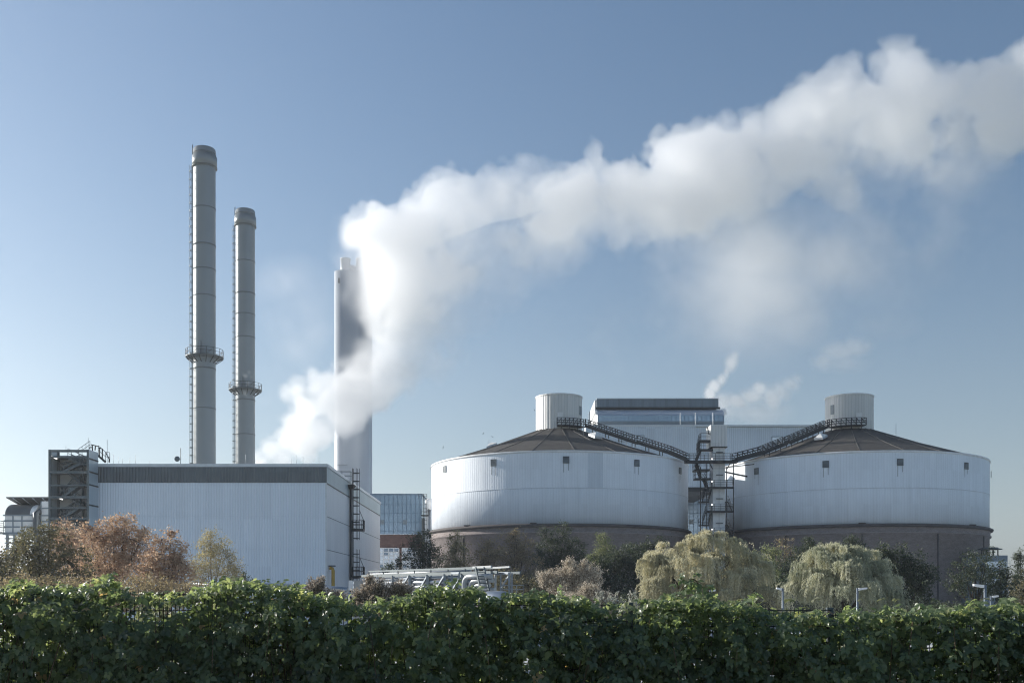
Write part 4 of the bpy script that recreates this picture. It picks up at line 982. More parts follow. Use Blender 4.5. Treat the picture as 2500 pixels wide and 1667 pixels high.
def willow(label, Y, lob, mat, seed, n=1500, base_px=None, lmin=.8, lmax=3.2):
    rng = np.random.default_rng(seed); lobes = lobes_px(lob, Y); bx_ = XP(base_px, Y); root = thing("weeping_willow", (bx_, Y, PLANT), label, "willow tree", "weeping willows")
    pts, dirs, tint = [], [], []
    w_ = np.array([l[1][0]*l[1][2] for l in lobes]); w_ = w_/w_.sum(); tw = []; nd = n//34
    for _ in range(nd):                                                 # drapes: bundles of strands falling from one bough
        c, r = lobes[rng.choice(len(lobes), p=w_)]; u = rng.normal(size=3); u /= np.linalg.norm(u); u[2] = abs(u[2])*1.05-.2; s = c+u*r*rng.uniform(.75, 1.06)
        dt = rng.normal()*.15+.10*u[2]; ld = rng.uniform(lmin, lmax)*rng.uniform(.55, 1.05); wd = rng.uniform(.22, .5); ha = np.array([u[0], u[1], 0])*rng.uniform(.2, .8)+rng.normal(size=3)*np.array([.15,.15,0]); ar = rng.uniform(.1, .42)
        tw.append(s)
        for _ in range(rng.integers(22, 46)):
            L_ = ld*rng.uniform(.45, 1.15); k = int(L_*15)+4; q = np.linspace(0, 1, k)[:,None]; o = rng.normal(size=3)*wd*np.array([1,1,.35]); h = ha+o*.35
            line = s+o*.6+h*(1-np.exp(-q*2.4))+np.array([0,0,1.])*(ar*np.sin(np.minimum(q*3.4, math.pi))-q**1.25*L_)+rng.normal(size=(k,3))*.025
            line = line[line[:,2] > PLANT+.15]
            if len(line) < 3: continue
            k = len(line); line = np.repeat(line, 2, 0)+rng.normal(size=(2*k,3))*.04
            pts.append(line); d = np.zeros((2*k,3)); d[:,2] = -1; d[:,:2] = h[:2]*.4; dirs.append(d); tint.append(np.clip(.5+dt+rng.normal()*.07+rng.normal(size=2*k)*.09, 0, 1))
    v, f, t_ = leaves(rng, np.concatenate(pts), .17, .26, np.concatenate(dirs), .38, np.concatenate(tint), .15)
    np_mesh("crown", v, f, t_, mat, root); branches(rng, root, root.location, lobes, tw[:40], M['bark'], .3); return root

LM = {}
LM['maple'] = leaf("maple_leaves", [(0,(.22,.155,.115)), (.3,(.40,.275,.20)), (.55,(.55,.41,.30)), (.8,(.62,.49,.36)), (1,(.70,.59,.45))], .45, .5, 1.1, backmul=(1.02,.95,.85))
LM['darkolive'] = leaf("dark_olive_leaves", [(0,(.060,.064,.050)), (.5,(.12,.12,.088)), (.8,(.20,.175,.12)), (1,(.36,.28,.18))], .40, .5)
LM['olive'] = leaf("olive_brown_leaves", [(0,(.13,.12,.085)), (.5,(.27,.24,.165)), (1,(.45,.40,.28))], .42)
LM['brown'] = leaf("dry_brown_leaves", [(0,(.11,.09,.075)), (.5,(.25,.205,.16)), (1,(.48,.40,.32))], .40)
LM['dark'] = leaf("dark_green_leaves", [(0,(.028,.040,.031)), (.5,(.058,.078,.056)), (.85,(.11,.13,.088)), (1,(.19,.21,.13))], .34)
LM['green'] = leaf("mid_green_leaves", [(0,(.085,.105,.068)), (.5,(.20,.23,.14)), (1,(.42,.44,.29))], .42)
LM['birch'] = leaf("grey_beige_leaves", [(0,(.17,.155,.12)), (.5,(.36,.325,.25)), (1,(.56,.50,.40))], .42)
LM['willow'] = leaf("willow_leaves", [(0,(.27,.26,.175)), (.45,(.53,.51,.365)), (.8,(.70,.66,.49)), (1,(.78,.74,.58))], .45, .5, 1.08, backmul=(1.,.96,.82))
LM['willow2'] = leaf("willow_leaves_grey", [(0,(.21,.225,.155)), (.45,(.43,.445,.325)), (.8,(.66,.64,.49)), (1,(.77,.74,.59))], .45, .5, 1.08, backmul=(1.,.98,.84))
LM['pink'] = leaf("pale_pinkish_leaves", [(0,(.34,.30,.24)), (.5,(.62,.56,.46)), (1,(.78,.72,.62))], .42, .6, 1.05, backmul=(1.,.94,.85))
LM['dry'] = leaf("dry_seed_heads", [(0,(.22,.19,.16)), (.5,(.43,.385,.33)), (1,(.64,.58,.51))], .4, .7, 1., backmul=(1.,.94,.86))
LM['fluff'] = leaf("silver_seed_heads", [(0,(.36,.36,.31)), (.5,(.58,.58,.52)), (1,(.72,.72,.66))], .4, .7, 1., backmul=(1.,1.,.94))
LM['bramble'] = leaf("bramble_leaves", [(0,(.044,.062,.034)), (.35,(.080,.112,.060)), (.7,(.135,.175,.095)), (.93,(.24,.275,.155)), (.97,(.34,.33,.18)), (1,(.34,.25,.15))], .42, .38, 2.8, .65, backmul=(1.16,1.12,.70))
LM['cover'] = leaf("ground_cover_leaves", [(0,(.08,.095,.06)), (.5,(.17,.19,.125)), (1,(.33,.33,.23))], .45, .5, 1.3, .4, backmul=(1.05,1.05,.7))

# left group
tree("alder_tree", "dark hazy alder at the far left, in front of the filter house", "tree", 70, [(95,1330,70,52),(40,1385,60,50),(150,1375,70,55),(95,1410,110,40),(60,1330,30,30,-.5),(120,1296,28,20)], LM['darkolive'], 3, .95, .15, .42, tr=.2)
tree("alder_tree", "small rusty tinged dark tree spilling off the left edge below the filter house", "tree", 66, [(-20,1400,70,50),(40,1350,26,30,1),(-70,1370,60,60),(30,1430,80,30)], LM['darkolive'], 4, .85, .15, .42, tr=.16)
tree("maple_tree", "pale orange maple in front of the open escape stair", "maple", 82, [(165,1300,36,30),(205,1325,50,40),(150,1330,35,30),(190,1375,60,50),(225,1410,60,40)], LM['maple'], 5, .8, .17, .42)
tree("maple_tree", "largest orange maple, in front of the left half of the hall wall", "maple", 75, [(275,1300,52,42),(305,1295,40,40),(240,1320,40,40),(330,1335,45,45),(265,1360,80,50),(320,1390,80,50),(240,1400,60,45),(215,1290,18,16),(350,1310,16,16)], LM['maple'], 6, .85, .17, .42, tr=.2)
tree("maple_tree", "reddish brown maple at the right end of the maple row", "maple", 72, [(395,1325,32,28),(425,1340,34,34),(400,1375,60,48),(440,1385,40,40),(370,1400,55,45),(420,1420,60,30),(418,1303,10,14)], LM['maple'], 7, .85, .17, .42)
tree("birch_tree", "thin pale olive birch in front of the middle of the hall wall", "tree", 78, [(515,1328,28,34),(545,1352,34,36),(500,1365,36,42),(530,1395,56,42),(572,1402,30,30),(478,1400,32,42),(512,1304,14,16),(560,1380,30,24)], LM['birch'], 8, .95, .125, .42, bark=M['bark_pale'], tr=.09)
tree("young_tree", "little dark sapling at the foot of the hall wall", "tree", 80, [(598,1415,12,18),(615,1425,9,10),(585,1425,9,12)], LM['dark'], 9, .8, .12, .25, tr=.05)
# dry plants close behind the hedge
twiggy("dry_shrub", "grey brown dried out shrub with a pointed top, in front of the hall's corner", "bush", 35, [(770,1430,36,28),(725,1440,34,20),(815,1450,38,22),(785,1412,14,14),(760,1475,90,30)], LM['dry'], 11, 620, .55, .052, 26, .9)
twiggy("dry_shrub", "large grey brown dried out shrub in front of the pipe bridge", "bush", 32, [(915,1432,42,28),(975,1435,42,26),(940,1470,90,34),(890,1455,40,30),(900,1410,18,10)], LM['dry'], 12, 1000, .55, .05, 26, .9, droop=.05)
# middle row
tree("field_maple", "dense dark green tree in front of the brick office storey", "tree", 135, [(1030,1335,36,34),(1010,1355,34,34),(1050,1365,40,38),(1030,1395,50,32),(1018,1312,12,14),(1042,1308,10,12)], LM['dark'], 13, .9, .2, .55)
tree("field_maple", "olive brown tree left of the silo base, right of the dense dark one", "tree", 130, [(1112,1320,26,26),(1120,1350,36,36),(1100,1375,40,34),(1125,1395,44,30)], LM['olive'], 14, .8, .18, .5)
tree("cypress_tree", "tiny dark cypress in front of the office window", "tree", 150, [(973,1385,8,22),(973,1370,5,12),(973,1400,9,16)], LM['dark'], 15, 1.2, .16, .35, tr=.06)
tree("bush", "small green bush below the office window", "bush", 148, [(945,1388,14,14),(957,1380,7,10),(940,1402,16,12)], LM['green'], 16, .9, .16, .4, tr=.06)
tree("field_maple", "low brownish tree at the left silo's base, left of the pale topped one", "tree", 128, [(1190,1345,34,34),(1210,1370,40,40),(1180,1385,36,36),(1200,1415,56,30)], LM['brown'], 17, .8, .19, .5)
tree("field_maple", "brown tree with pale dry upper leaves under the middle of the left silo", "tree", 122, [(1255,1318,28,28),(1280,1345,34,34),(1245,1360,36,36),(1290,1385,42,40),(1258,1300,12,14),(1270,1420,60,30)], LM['brown'], 18, .8, .18, .48)
tree("field_maple", "dark green bush with two lit shoots below the left silo", "tree", 131, [(1345,1330,34,34),(1375,1295,16,18),(1390,1335,40,36),(1330,1365,44,40),(1400,1370,50,44),(1325,1295,12,18),(1365,1410,70,36)], LM['dark'], 19, .95, .19, .5)
tree("poplar_tree", "slim pale leaved upright tree between dark bushes under the left silo", "tree", 124, [(1475,1318,19,22),(1470,1345,24,28),(1490,1350,18,26),(1445,1360,14,16),(1470,1385,30,30)], LM['green'], 20, .9, .16, .42, tr=.1)
tree("field_maple", "broad nearly black bush mass left of the big willow", "tree", 118, [(1540,1365,50,40),(1500,1385,50,46),(1560,1400,50,46),(1470,1415,50,40),(1520,1440,80,36),(1440,1400,40,40)], LM['dark'], 21, .95, .2, .5)
tree("conifer_tree", "dark pointed tree just left of the big willow's top", "tree", 128, [(1590,1340,30,28),(1610,1320,14,20),(1570,1355,34,32),(1600,1380,50,40),(1545,1345,20,18)], LM['dark'], 22, .95, .19, .5)
tree("shrub", "dark undergrowth in the hollow left of the pale pinkish shrub", "bush", 90, [(1290,1440,60,34),(1240,1430,50,40),(1340,1455,60,30)], LM['darkolive'], 23, .8, .16, .45, group="bushes behind the hedge")
twiggy("pale_shrub", "pale pinkish shrub of fine upright twigs in front of the dark bushes", "bush", 60, [(1400,1395,50,34),(1360,1410,44,34),(1440,1405,46,36),(1400,1435,75,36),(1330,1405,30,26),(1385,1370,20,14),(1430,1372,18,14)], LM['pink'], 24, 900, .9, .085, 22, .9)
twiggy("pale_shrub", "dense mauve grey shrub low against the pale twiggy one", "bush", 52, [(1440,1440,38,26),(1470,1455,36,24),(1410,1462,50,24)], LM['pink'], 25, 520, .6, .06, 26, .7)
# willows
willow("large golden weeping willow in front of the gap between the silos", 90, [(1720,1335,80,46),(1650,1350,56,36,-1),(1790,1365,66,44,1),(1600,1372,40,26,-2),(1835,1400,50,40,1),(1690,1390,90,50,-2.5),(1770,1420,100,40,-2),(1590,1430,34,22,-3),(1640,1420,60,36,-3),(1735,1445,70,34,-3.4),(1690,1462,60,26,-3.6),(1850,1450,50,26,-2)], LM['willow'], 31, 4300, 1725)
willow("smaller weeping willow with a pale sunlit top in front of the right silo", 84, [(2055,1352,58,30),(2000,1375,44,28,-1),(2100,1375,52,34,1),(2060,1400,80,40,-2),(1970,1420,46,34,-1),(2130,1420,60,40,0),(2060,1440,110,36,-2),(2160,1455,36,26,-2)], LM['willow2'], 32, 3600, 2060)
tree("field_maple", "mid green bush with sunlit tips between the two willows", "tree", 100, [(1870,1355,28,24),(1895,1350,16,20),(1860,1380,34,30),(1880,1410,44,34)], LM['green'], 33, .85, .16, .42)
tree("field_maple", "dark bush below the lit tips between the two willows", "tree", 104, [(1900,1400,36,40),(1890,1430,40,36),(1920,1445,44,34)], LM['dark'], 34, .95, .18, .48)
tree("rowan_tree", "thin brownish tree against the right silo's brick base, left of the dark ones", "tree", 125, [(1915,1335,22,24),(1930,1360,24,26),(1905,1365,24,26)], LM['brown'], 35, .4, .17, .45, tr=.08)
tree("field_maple", "dark tree behind the left shoulder of the smaller willow", "tree", 112, [(1985,1330,26,24),(1960,1355,34,30),(1995,1365,38,34),(1945,1385,34,34),(1960,1410,50,36)], LM['dark'], 36, .95, .18, .48)
tree("field_maple", "dark tree top peeking over the smaller willow", "tree", 110, [(2080,1322,20,16),(2100,1340,22,22),(2072,1345,24,24),(2110,1370,34,30)], LM['dark'], 37, .95, .18, .45)
tree("oak_tree", "large dark green tree right of the smaller willow", "tree", 95, [(2150,1348,26,20),(2190,1360,34,30),(2225,1380,36,34),(2165,1385,44,36),(2240,1415,44,36),(2270,1400,24,24),(2200,1425,70,44),(2215,1470,80,34)], LM['dark'], 38, 1.0, .18, .46, tr=.22)
tree("ash_tree", "airy dark tree with visible limbs in front of the right silo's edge", "tree", 100, [(2380,1365,30,26),(2350,1395,38,32),(2400,1395,36,34),(2335,1430,36,26),(2380,1430,56,36),(2410,1360,14,16),(2425,1430,34,34)], LM['dark'], 39, .55, .17, .46, tr=.18)
tree("oak_tree", "dark tree in front of the control building at the right edge", "tree", 92, [(2440,1390,26,24),(2460,1420,34,34),(2430,1440,36,34),(2470,1460,44,34)], LM['dark'], 40, .8, .17, .45)
tree("lombardy_poplar", "slim dark columnar poplar with a forked tip at the right edge", "tree", 105, [(2484,1362,7,24),(2491,1360,8,24),(2488,1400,14,34),(2488,1440,20,36)], LM['dark'], 41, 1.1, .15, .32, tr=.12)
tree("oak_tree", "rounded olive dark tree cut off by the right edge", "tree", 74, [(2530,1430,44,50),(2500,1455,30,36),(2560,1400,50,50),(2540,1480,60,36)], LM['darkolive'], 42, .9, .15, .42)
tree("shrub", "low dark undergrowth at the foot of the right silo", "bush", 90, [(2290,1490,70,16),(2150,1490,60,22),(2350,1490,60,18),(2000,1490,90,24)], LM['dark'], 43, .9, .16, .42, group="bushes behind the hedge")
tree("shrub", "low dark undergrowth at the foot of the big willow", "bush", 88, [(1560,1470,60,26),(1690,1480,90,26),(1800,1485,90,24)], LM['dark'], 44, .9, .16, .42, group="bushes behind the hedge")
tree("shrub", "hazy brown undergrowth at the feet of the maples", "bush", 62, [(60,1440,120,34),(200,1442,120,30),(340,1440,130,30),(470,1446,70,26),(300,1462,240,24)], LM['brown'], 45, 1.0, .13, .42, group="bushes behind the hedge")
# seed heads standing behind the fence
def seedhead(px, py, lab, seed, Y=14.2, n=26, wpx=60):
    rng = np.random.default_rng(seed); x0 = XP(px, Y); gz = ground_z(x0, Y); root = thing("goldenrod", (x0, Y, gz), lab, "weed", "seed headed weeds behind the fence"); m = MB(); pts = []; dr = []
    for _ in range(n):
        bx_ = x0+rng.normal()*wpx/2500*Y*.3; tx = bx_+rng.normal()*.08; tz_ = ZP(py+abs(rng.normal())*26, Y); m.tube([(bx_,Y,gz), (tx,Y+rng.normal()*.1,tz_)], [.006,.003], 4, False)
        q = rng.uniform(0, 1, 70)[:,None]; pts.append(np.array([tx,Y,tz_])+q*np.array([rng.normal()*.03,0,-.26])+rng.normal(size=(70,3))*np.array([.035,.035,.01])*(.25+q)); dr.append(np.tile([0,0,1.], (70,1)))
    m.build("stems", M['bark_pale'], root); v, f, t_ = leaves(rng, np.concatenate(pts), .032, .5, np.concatenate(dr), .8); np_mesh("seed_heads", v, f, t_, LM['fluff'], root)
seedhead(1492, 1440, "pale silvery seed headed weeds behind the fence gap, left of the fence post", 51, n=30, wpx=80)
seedhead(1545, 1466, "shorter silvery seed headed weeds right above the fence post", 52, n=12, wpx=50)

# ------------------------------------------------------------------ bramble hedge
rng = np.random.default_rng(77)
hp = [(-600,1440),(-100,1435),(0,1440),(30,1424),(60,1420),(110,1432),(150,1432),(200,1436),(240,1420),(262,1413),(290,1424),(305,1446),(340,1452),(400,1452),(455,1446),(490,1436),(530,1424),(575,1422),(610,1430),(650,1424),(700,1434),(740,1440),(775,1455),(820,1462),(850,1472),(890,1476),(940,1462),(990,1460),(1020,1440),(1060,1434),(1100,1436),(1140,1440),(1180,1448),(1205,1470),(1225,1456),(1250,1452),(1290,1456),(1340,1452),(1380,1462),(1420,1460),(1460,1476),(1500,1484),(1545,1484),(1600,1466),(1650,1460),(1700,1462),(1750,1476),(1800,1474),(1845,1476),(1870,1496),(1900,1490),(1935,1498),(1960,1500),(1995,1492),(2030,1505),(2046,1505),(2065,1494),(2110,1492),(2150,1498),(2180,1486),(2215,1494),(2255,1488),(2300,1494),(2340,1486),(2380,1476),(2420,1486),(2460,1474),(2500,1484),(2700,1490),(3100,1495)]
hx = np.array([p[0] for p in hp], float); hy = np.array([p[1] for p in hp], float)
def hedge_top(x, y=12.6): return H-.022+(1454-np.interp(1250+x/y*2500, hx, hy))/2500*y+.022*np.sin(x*11.)+.018*np.sin(x*23.+1.)
gapw = [(385,1490,100,44,.93),(1515,1492,45,16,.8),(2040,1512,16,14,.8),(910,1505,60,26,.45)]
def gapf(x, z, y):
    px = 1250+x/y*2500; py = 1454-(z-H)/y*2500; k = np.zeros(len(x))
    for a, b_, ra, rb, s in gapw: k = np.maximum(k, s*np.exp(-(((px-a)/ra)**2+((py-b_)/rb)**2)**1.4))
    return k
hd = thing("bramble_hedge", (0, 12.6, bank(0)), "dark bramble hedge with sunlit top leaves running across the whole foreground", "hedge")
def compound(c, nrm, hang, size, tint, nleaf):
    """bramble leaves: 3-5 folded leaflets fanned round a stalk tip. c, nrm, hang (N,3)"""
    V, F, T = [], [], []; base = 0
    for k in range(5):
        sel = np.arange(len(c)) if k < 3 else np.where(nleaf > 3)[0]; N = len(sel)
        cc, nn, hh = c[sel], nrm[sel], hang[sel]; sd = unit(np.cross(nn, hh)); hh = unit(np.cross(sd, nn))
        ang = (np.array([0, 68, -68, 128, -128])[k]+rng.normal(size=N)*10)*math.pi/180
        d = unit(hh*np.cos(ang)[:,None]+sd*np.sin(ang)[:,None]+nn*rng.normal(size=N)[:,None]*.22-nn*.12); s = unit(np.cross(nn, d)); n2 = np.cross(d, s)
        L_ = (size[sel]*(1.12 if k == 0 else .9 if k < 3 else .7)*rng.uniform(.85, 1.15, N))[:,None]; W_ = L_*rng.uniform(.60, .74, N)[:,None]; o = cc+d*L_*.12
        prof = [(0,0,0), (.22,.42,.10), (.52,.5,.13), (.80,.28,.08), (1,0,0)]; v = np.empty((N,11,3))
        dr = [0,.01,-.02,-.09,-.2]
        for j, (a, b_, h) in enumerate(prof): 
            m_ = o+d*L_*a+n2*L_*dr[j]
            if j in (0, 4): v[:,{0:0,4:10}[j]] = m_
            else: q = 1+(j-1)*3; v[:,q] = m_; v[:,q+1] = m_+s*W_*b_+n2*L_*h; v[:,q+2] = m_-s*W_*b_+n2*L_*h
        fs = [(0,2,1,1),(0,1,3,3),(1,2,5,4),(1,4,6,3),(4,5,8,7),(4,7,9,6),(7,8,10,10),(7,10,9,9)]
        i = (base+np.arange(N)*11)[:,None]
        for q in fs:
            if len(set(q)) == 3: q = (q[0],q[1],q[2],q[2])
            F.append(i+np.array([q])); T.append(tint[sel]+rng.normal(size=N)*0)
        V.append(v.reshape(-1,3)); base += N*11
    V = np.concatenate(V); F = np.concatenate(F); T = np.concatenate(T)
    tri = F[:,2] == F[:,3]
    return V, np.concatenate([F[:,:3], F[~tri][:,[0,2,3]]]), np.concatenate([T, T[~tri]])
def place(n, y0, y1, xr=(-8.6, 8.6), front=True, zb=-.2, topbias=0.):
    x = rng.uniform(*xr, n); u = rng.random(n); y = y0+(y1-y0)*rng.random(n)
    zt = hedge_top(x, y)-.03; z = zb+(zt-zb)*(u**(1-topbias*.6))
    # rounded top and lumpy face
    lump = .16*np.sin(x*2.3+z*1.9)+.12*np.sin(x*5.1-z*3.3+1.)+.08*np.sin(x*9.7+z*7.)
    edge = np.clip((zt-z)/.3, 0, 1); y = y+lump*(1 if front else .4)+(.28*(1-edge)**2 if front else -.2*(1-edge)**2)
    keep = rng.random(n) > gapf(x, z, y); return x[keep], y[keep], z[keep]
allV, allF, allT, base = [], [], [], 0
for (n, y0, y1, fr_, nx_, zb, tb, sz) in ((8200, 12.05, 12.5, True, -1., -.1, .2, .074), (9500, 12.45, 12.9, True, -.3, -.1, .1, .078), (9000, 12.9, 13.45, False, .9, -.1, .15, .078)):
    x, y, z = place(n, y0, y1, front=fr_, zb=zb, topbias=tb); N = len(x); c = np.stack([x, y, z], 1)
    up = np.clip(1-(hedge_top(x, y)-z)/.35, 0, 1)
    nr = np.stack([rng.normal(size=N)*.38, np.full(N, nx_)*(1-up*.75)+rng.normal(size=N)*.25, .55+up*.9+rng.normal(size=N)*.35], 1)
    hg = np.stack([rng.normal(size=N)*.55, np.full(N, nx_)*.5+rng.normal(size=N)*.3, -1+up*.7+rng.normal(size=N)*.35], 1)
    tn = np.clip(.45+rng.normal(size=N)*.2+.12*np.sin(x*1.3+z*2.1), 0, .93); tn[rng.random(N) < .006] = 1.
    V, F, T = compound(c, unit(nr), unit(hg), sz*rng.uniform(.7, 1.3, N), tn, rng.integers(3, 6, N)); allV.append(V); allF.append(F+base); allT.append(T); base += len(V)
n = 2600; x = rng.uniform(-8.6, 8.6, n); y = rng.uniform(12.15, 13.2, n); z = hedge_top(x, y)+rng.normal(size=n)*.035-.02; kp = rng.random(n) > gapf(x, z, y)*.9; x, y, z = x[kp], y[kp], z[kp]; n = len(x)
V, F, T = compound(np.stack([x,y,z],1), unit(np.stack([rng.normal(size=n)*.45-.25, rng.normal(size=n)*.45-.25, .9+rng.normal(size=n)*.3],1)), unit(np.stack([rng.normal(size=n)*.8, rng.normal(size=n)*.6-.4, -.25+rng.normal(size=n)*.4],1)), .072*rng.uniform(.6,1.3,n), np.clip(.72+rng.normal(size=n)*.16, 0, .95), rng.integers(3,6,n)); allV.append(V); allF.append(F+base); allT.append(T); base += len(V)  # crest leaves tinted paler than the face to stand in for sunlight
# shoots rising over the top and sprays hanging down the face, young leaves tinted paler as if sunlit
m = MB(); cs, ns, hs = [], [], []
def spray(pts, r, step=.055):
    m.tube(pts, [r]*(len(pts)-1)+[r*.4], 5, False); pts = [Vector(p) for p in pts]
    for a, b_ in zip(pts[:-1], pts[1:]):
        k = max(1, int((b_-a).length/step))
        for i in range(k):
            p = a.lerp(b_, (i+rng.random())/k); off = Vector(rng.normal(size=3)*.045); cs.append(p+off); d = (b_-a).normalized(); ns.append((rng.normal()*.3, -.55, .75)); hs.append((d.x*.5+off.x*12, off.y*8-.2, d.z*.3-.45))
def C(px, py, y): return P(px, py, y)
spray([C(1765,1478,12.6), C(1738,1455,12.6), C(1712,1430,12.6), C(1695,1414,12.6), C(1680,1412,12.6)], .006, .05)
spray([C(1715,1478,12.6), C(1713,1450,12.6), C(1706,1425,12.6), C(1690,1418,12.6), C(1668,1436,12.5), C(1650,1452,12.5)], .006, .05)
spray([C(1640,1470,12.6), C(1655,1448,12.6), C(1672,1425,12.6), C(1692,1412,12.6), C(1716,1426,12.6)], .005, .05)
for px in (60, 262, 572, 1068, 1128, 1205, 1328, 1345, 1590, 1842, 2180, 2262, 2392, 2450, 140, 1228, 2010):
    py = float(np.interp(px, hx, hy)); s = rng.choice([-1, 1]); spray([C(px-8*s, py+30, 12.55), C(px, py+4, 12.5), C(px+14*s, py-6, 12.45), C(px+30*s, py+6, 12.4)], .005, .05)
for px, py, ln in ((1060,1480,110),(1095,1475,150),(820,1520,70),(380,1510,80),(440,1500,60),(660,1500,120),(960,1555,90),(1180,1520,140),(1430,1540,100),(1640,1560,120),(1800,1530,110),(2120,1550,130),(2230,1500,140),(2330,1530,120),(90,1540,90),(230,1550,90),(520,1560,90),(1340,1560,100),(1950,1560,90),(2440,1540,100)):
    s = rng.uniform(-.4, .4); spray([C(px,py,12.3), C(px+20*s,py+ln*.3,12.1), C(px+45*s,py+ln*.65,12.03), C(px+60*s,py+ln,12.02)], .005, .06)
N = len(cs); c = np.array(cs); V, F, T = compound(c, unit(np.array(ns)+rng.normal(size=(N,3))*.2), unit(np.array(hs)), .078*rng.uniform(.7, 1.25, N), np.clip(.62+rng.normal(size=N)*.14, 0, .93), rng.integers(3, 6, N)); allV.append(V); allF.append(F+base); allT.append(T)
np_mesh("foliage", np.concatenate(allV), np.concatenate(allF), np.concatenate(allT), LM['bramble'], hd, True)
# bare canes
for _ in range(150):
    x = rng.uniform(-8.4, 8.4); y = rng.uniform(12.1, 13.2); zt = float(hedge_top(np.array([x]), y)[0])-.05; s = rng.normal()*.35
    z0_ = bank(x)-.05; z1_ = zt*rng.uniform(.6, .98)
    m.tube([(x-s,y,z0_), (x-s*.5,y+rng.normal()*.1,(z0_+z1_)*.5), (x,y+rng.normal()*.08,z1_), (x+s*.4,y-.1,z1_-.15)], [.008,.007,.005,.003], 5, False)
m.build("canes", plain("bramble_cane", (.13,.085,.05), .7, 0., .3, 6.), hd)
# sunlit tangle of leafy ground cover behind the fence
x = rng.uniform(-14, 14, 7200); y = 13.5+rng.random(7200)**1.6*7.5; z = np.array([ground_z(a, b_) for a, b_ in zip(x, y)])+rng.gamma(2., .30, 7200)*np.clip(1.3-(y-13.5)*.09, .3, 1.3)*(1+.8*np.exp(-((x+4.5)/1.6)**2)); z = np.minimum(z, 1.95)
N = 7200; V, F, T = compound(np.stack([x,y,z],1), unit(np.stack([rng.normal(size=N)*.4, rng.normal(size=N)*.4, np.ones(N)],1)), unit(rng.normal(size=(N,3))), .08*rng.uniform(.7,1.4,N), np.clip(.55+rng.normal(size=N)*.2, 0, .98), rng.integers(3,6,N))
tag(np_mesh("ground_cover", V, F, T, LM['cover'], None, True), kind="stuff")

def tangle(label, x0, x1, n, seed, zt):
    rr = np.random.default_rng(seed); x = rr.uniform(x0, x1, n); y = rr.uniform(13.5, 15.2, n); g0 = bank((x0+x1)/2); z = g0+.1+(zt-g0)*rr.random(n)**.7*np.clip(1.05-.35*np.abs((x-(x0+x1)/2)/((x1-x0)/2))**3+.10*np.sin(x*7+y*3), .3, 1.2)
    root = thing("bramble_bush", ((x0+x1)/2, 14.3, g0), label, "bush", "bushes behind the hedge")
    V, F, T = compound(np.stack([x,y,z],1), unit(np.stack([rr.normal(size=n)*.6-.3, rr.normal(size=n)*.5, .6+rr.normal(size=n)*.4],1)), unit(np.stack([rr.normal(size=n)*.6, rr.normal(size=n)*.5, -np.ones(n)],1)), .08*rr.uniform(.7,1.3,n), np.clip(.55+rr.normal(size=n)*.2, 0, 1), rr.integers(3,6,n))
    np_mesh("foliage", V, F, T, LM['cover'], root, True); m = MB()
    m.tube([((x0+x1)/2,14.3,g0-.1), ((x0+x1)/2+.1,14.3,(g0+zt)*.5)], [.03,.02], 6)
    m.build("stem", M['bark_pale'], root)
tangle("sunlit pale green brambles showing through the bare stretch of fence on the left", -6.4, -2.9, 1500, 61, 1.66)
tangle("sunlit brambles behind the fence post gap in the middle of the hedge", .9, 2.3, 520, 62, 1.5)
tangle("sunlit brambles behind the small fence gap right of the right willow's lamp", 3.9, 5.2, 420, 63, 1.42)
# ------------------------------------------------------------------ steam: density worked out on a grid, then turned into a volume
def bspl(n, c):
    """cubic b-spline matrix taking c+3 control values to n samples"""
    t = np.linspace(0, c, n, endpoint=False)+1e-6; i = np.floor(t).astype(int); f = t-i; W = np.zeros((n, c+3), np.float32); r = np.arange(n)
    W[r, i] = (1-f)**3/6; W[r, i+1] = (3*f**3-6*f**2+4)/6; W[r, i+2] = (-3*f**3+3*f**2+3*f+1)/6; W[r, i+3] = f**3/6
    return W
def noise3(rng, shape, cells):
    a = rng.normal(size=tuple(c+3 for c in cells)).astype(np.float32)
    for ax, (n, c) in enumerate(zip(shape, cells)): a = np.moveaxis(np.tensordot(bspl(n, c), a, axes=(1, ax)), 0, ax)
    return a
def fbm(rng, shape, size, lam, octs, gain=.55):
    out = np.zeros(shape, np.float32); amp = 1.
    for o in range(octs):
        out += amp*noise3(rng, shape, [max(1, int(round(s/lam))) for s in size]); lam *= .5; amp *= gain
    return out
def puffs_field(puffs, lo, vox, shape, rng, sub=(9, 7)):
    """signed distance of a heap of spheres with smaller ones budding on them"""
    allp = []
    for (c, r) in puffs:
        allp.append((c, r))
        for _ in range(sub[0]):
            u = rng.normal(size=3); u /= np.linalg.norm(u); r2 = r*rng.uniform(.28, .5); c2 = c+u*(r*.92-r2*.35); allp.append((c2, r2))
            if r2 > 1.0:
                for _ in range(sub[1]):
                    v = rng.normal(size=3); v /= np.linalg.norm(v); v = v+u*.7; v /= np.linalg.norm(v); r3 = r2*rng.uniform(.3, .5); allp.append((c2+v*(r2*.95-r3*.3), r3))
    F = np.full(shape, 9., np.float32)
    for c, r in allp:
        pad = r+4.5; a = np.maximum(0, np.floor((c-pad-lo)/vox).astype(int)); b = np.minimum(shape, np.ceil((c+pad-lo)/vox).astype(int)+1)
        if np.any(b <= a): continue
        g = [lo[k]+vox[k]*np.arange(a[k], b[k])-c[k] for k in range(3)]
        d = np.sqrt((g[0]**2)[:,None,None]+(g[1]**2)[None,:,None]+(g[2]**2)[None,None,:])-r
        s = F[a[0]:b[0], a[1]:b[1], a[2]:b[2]]; np.minimum(s, d, out=s)
    return F
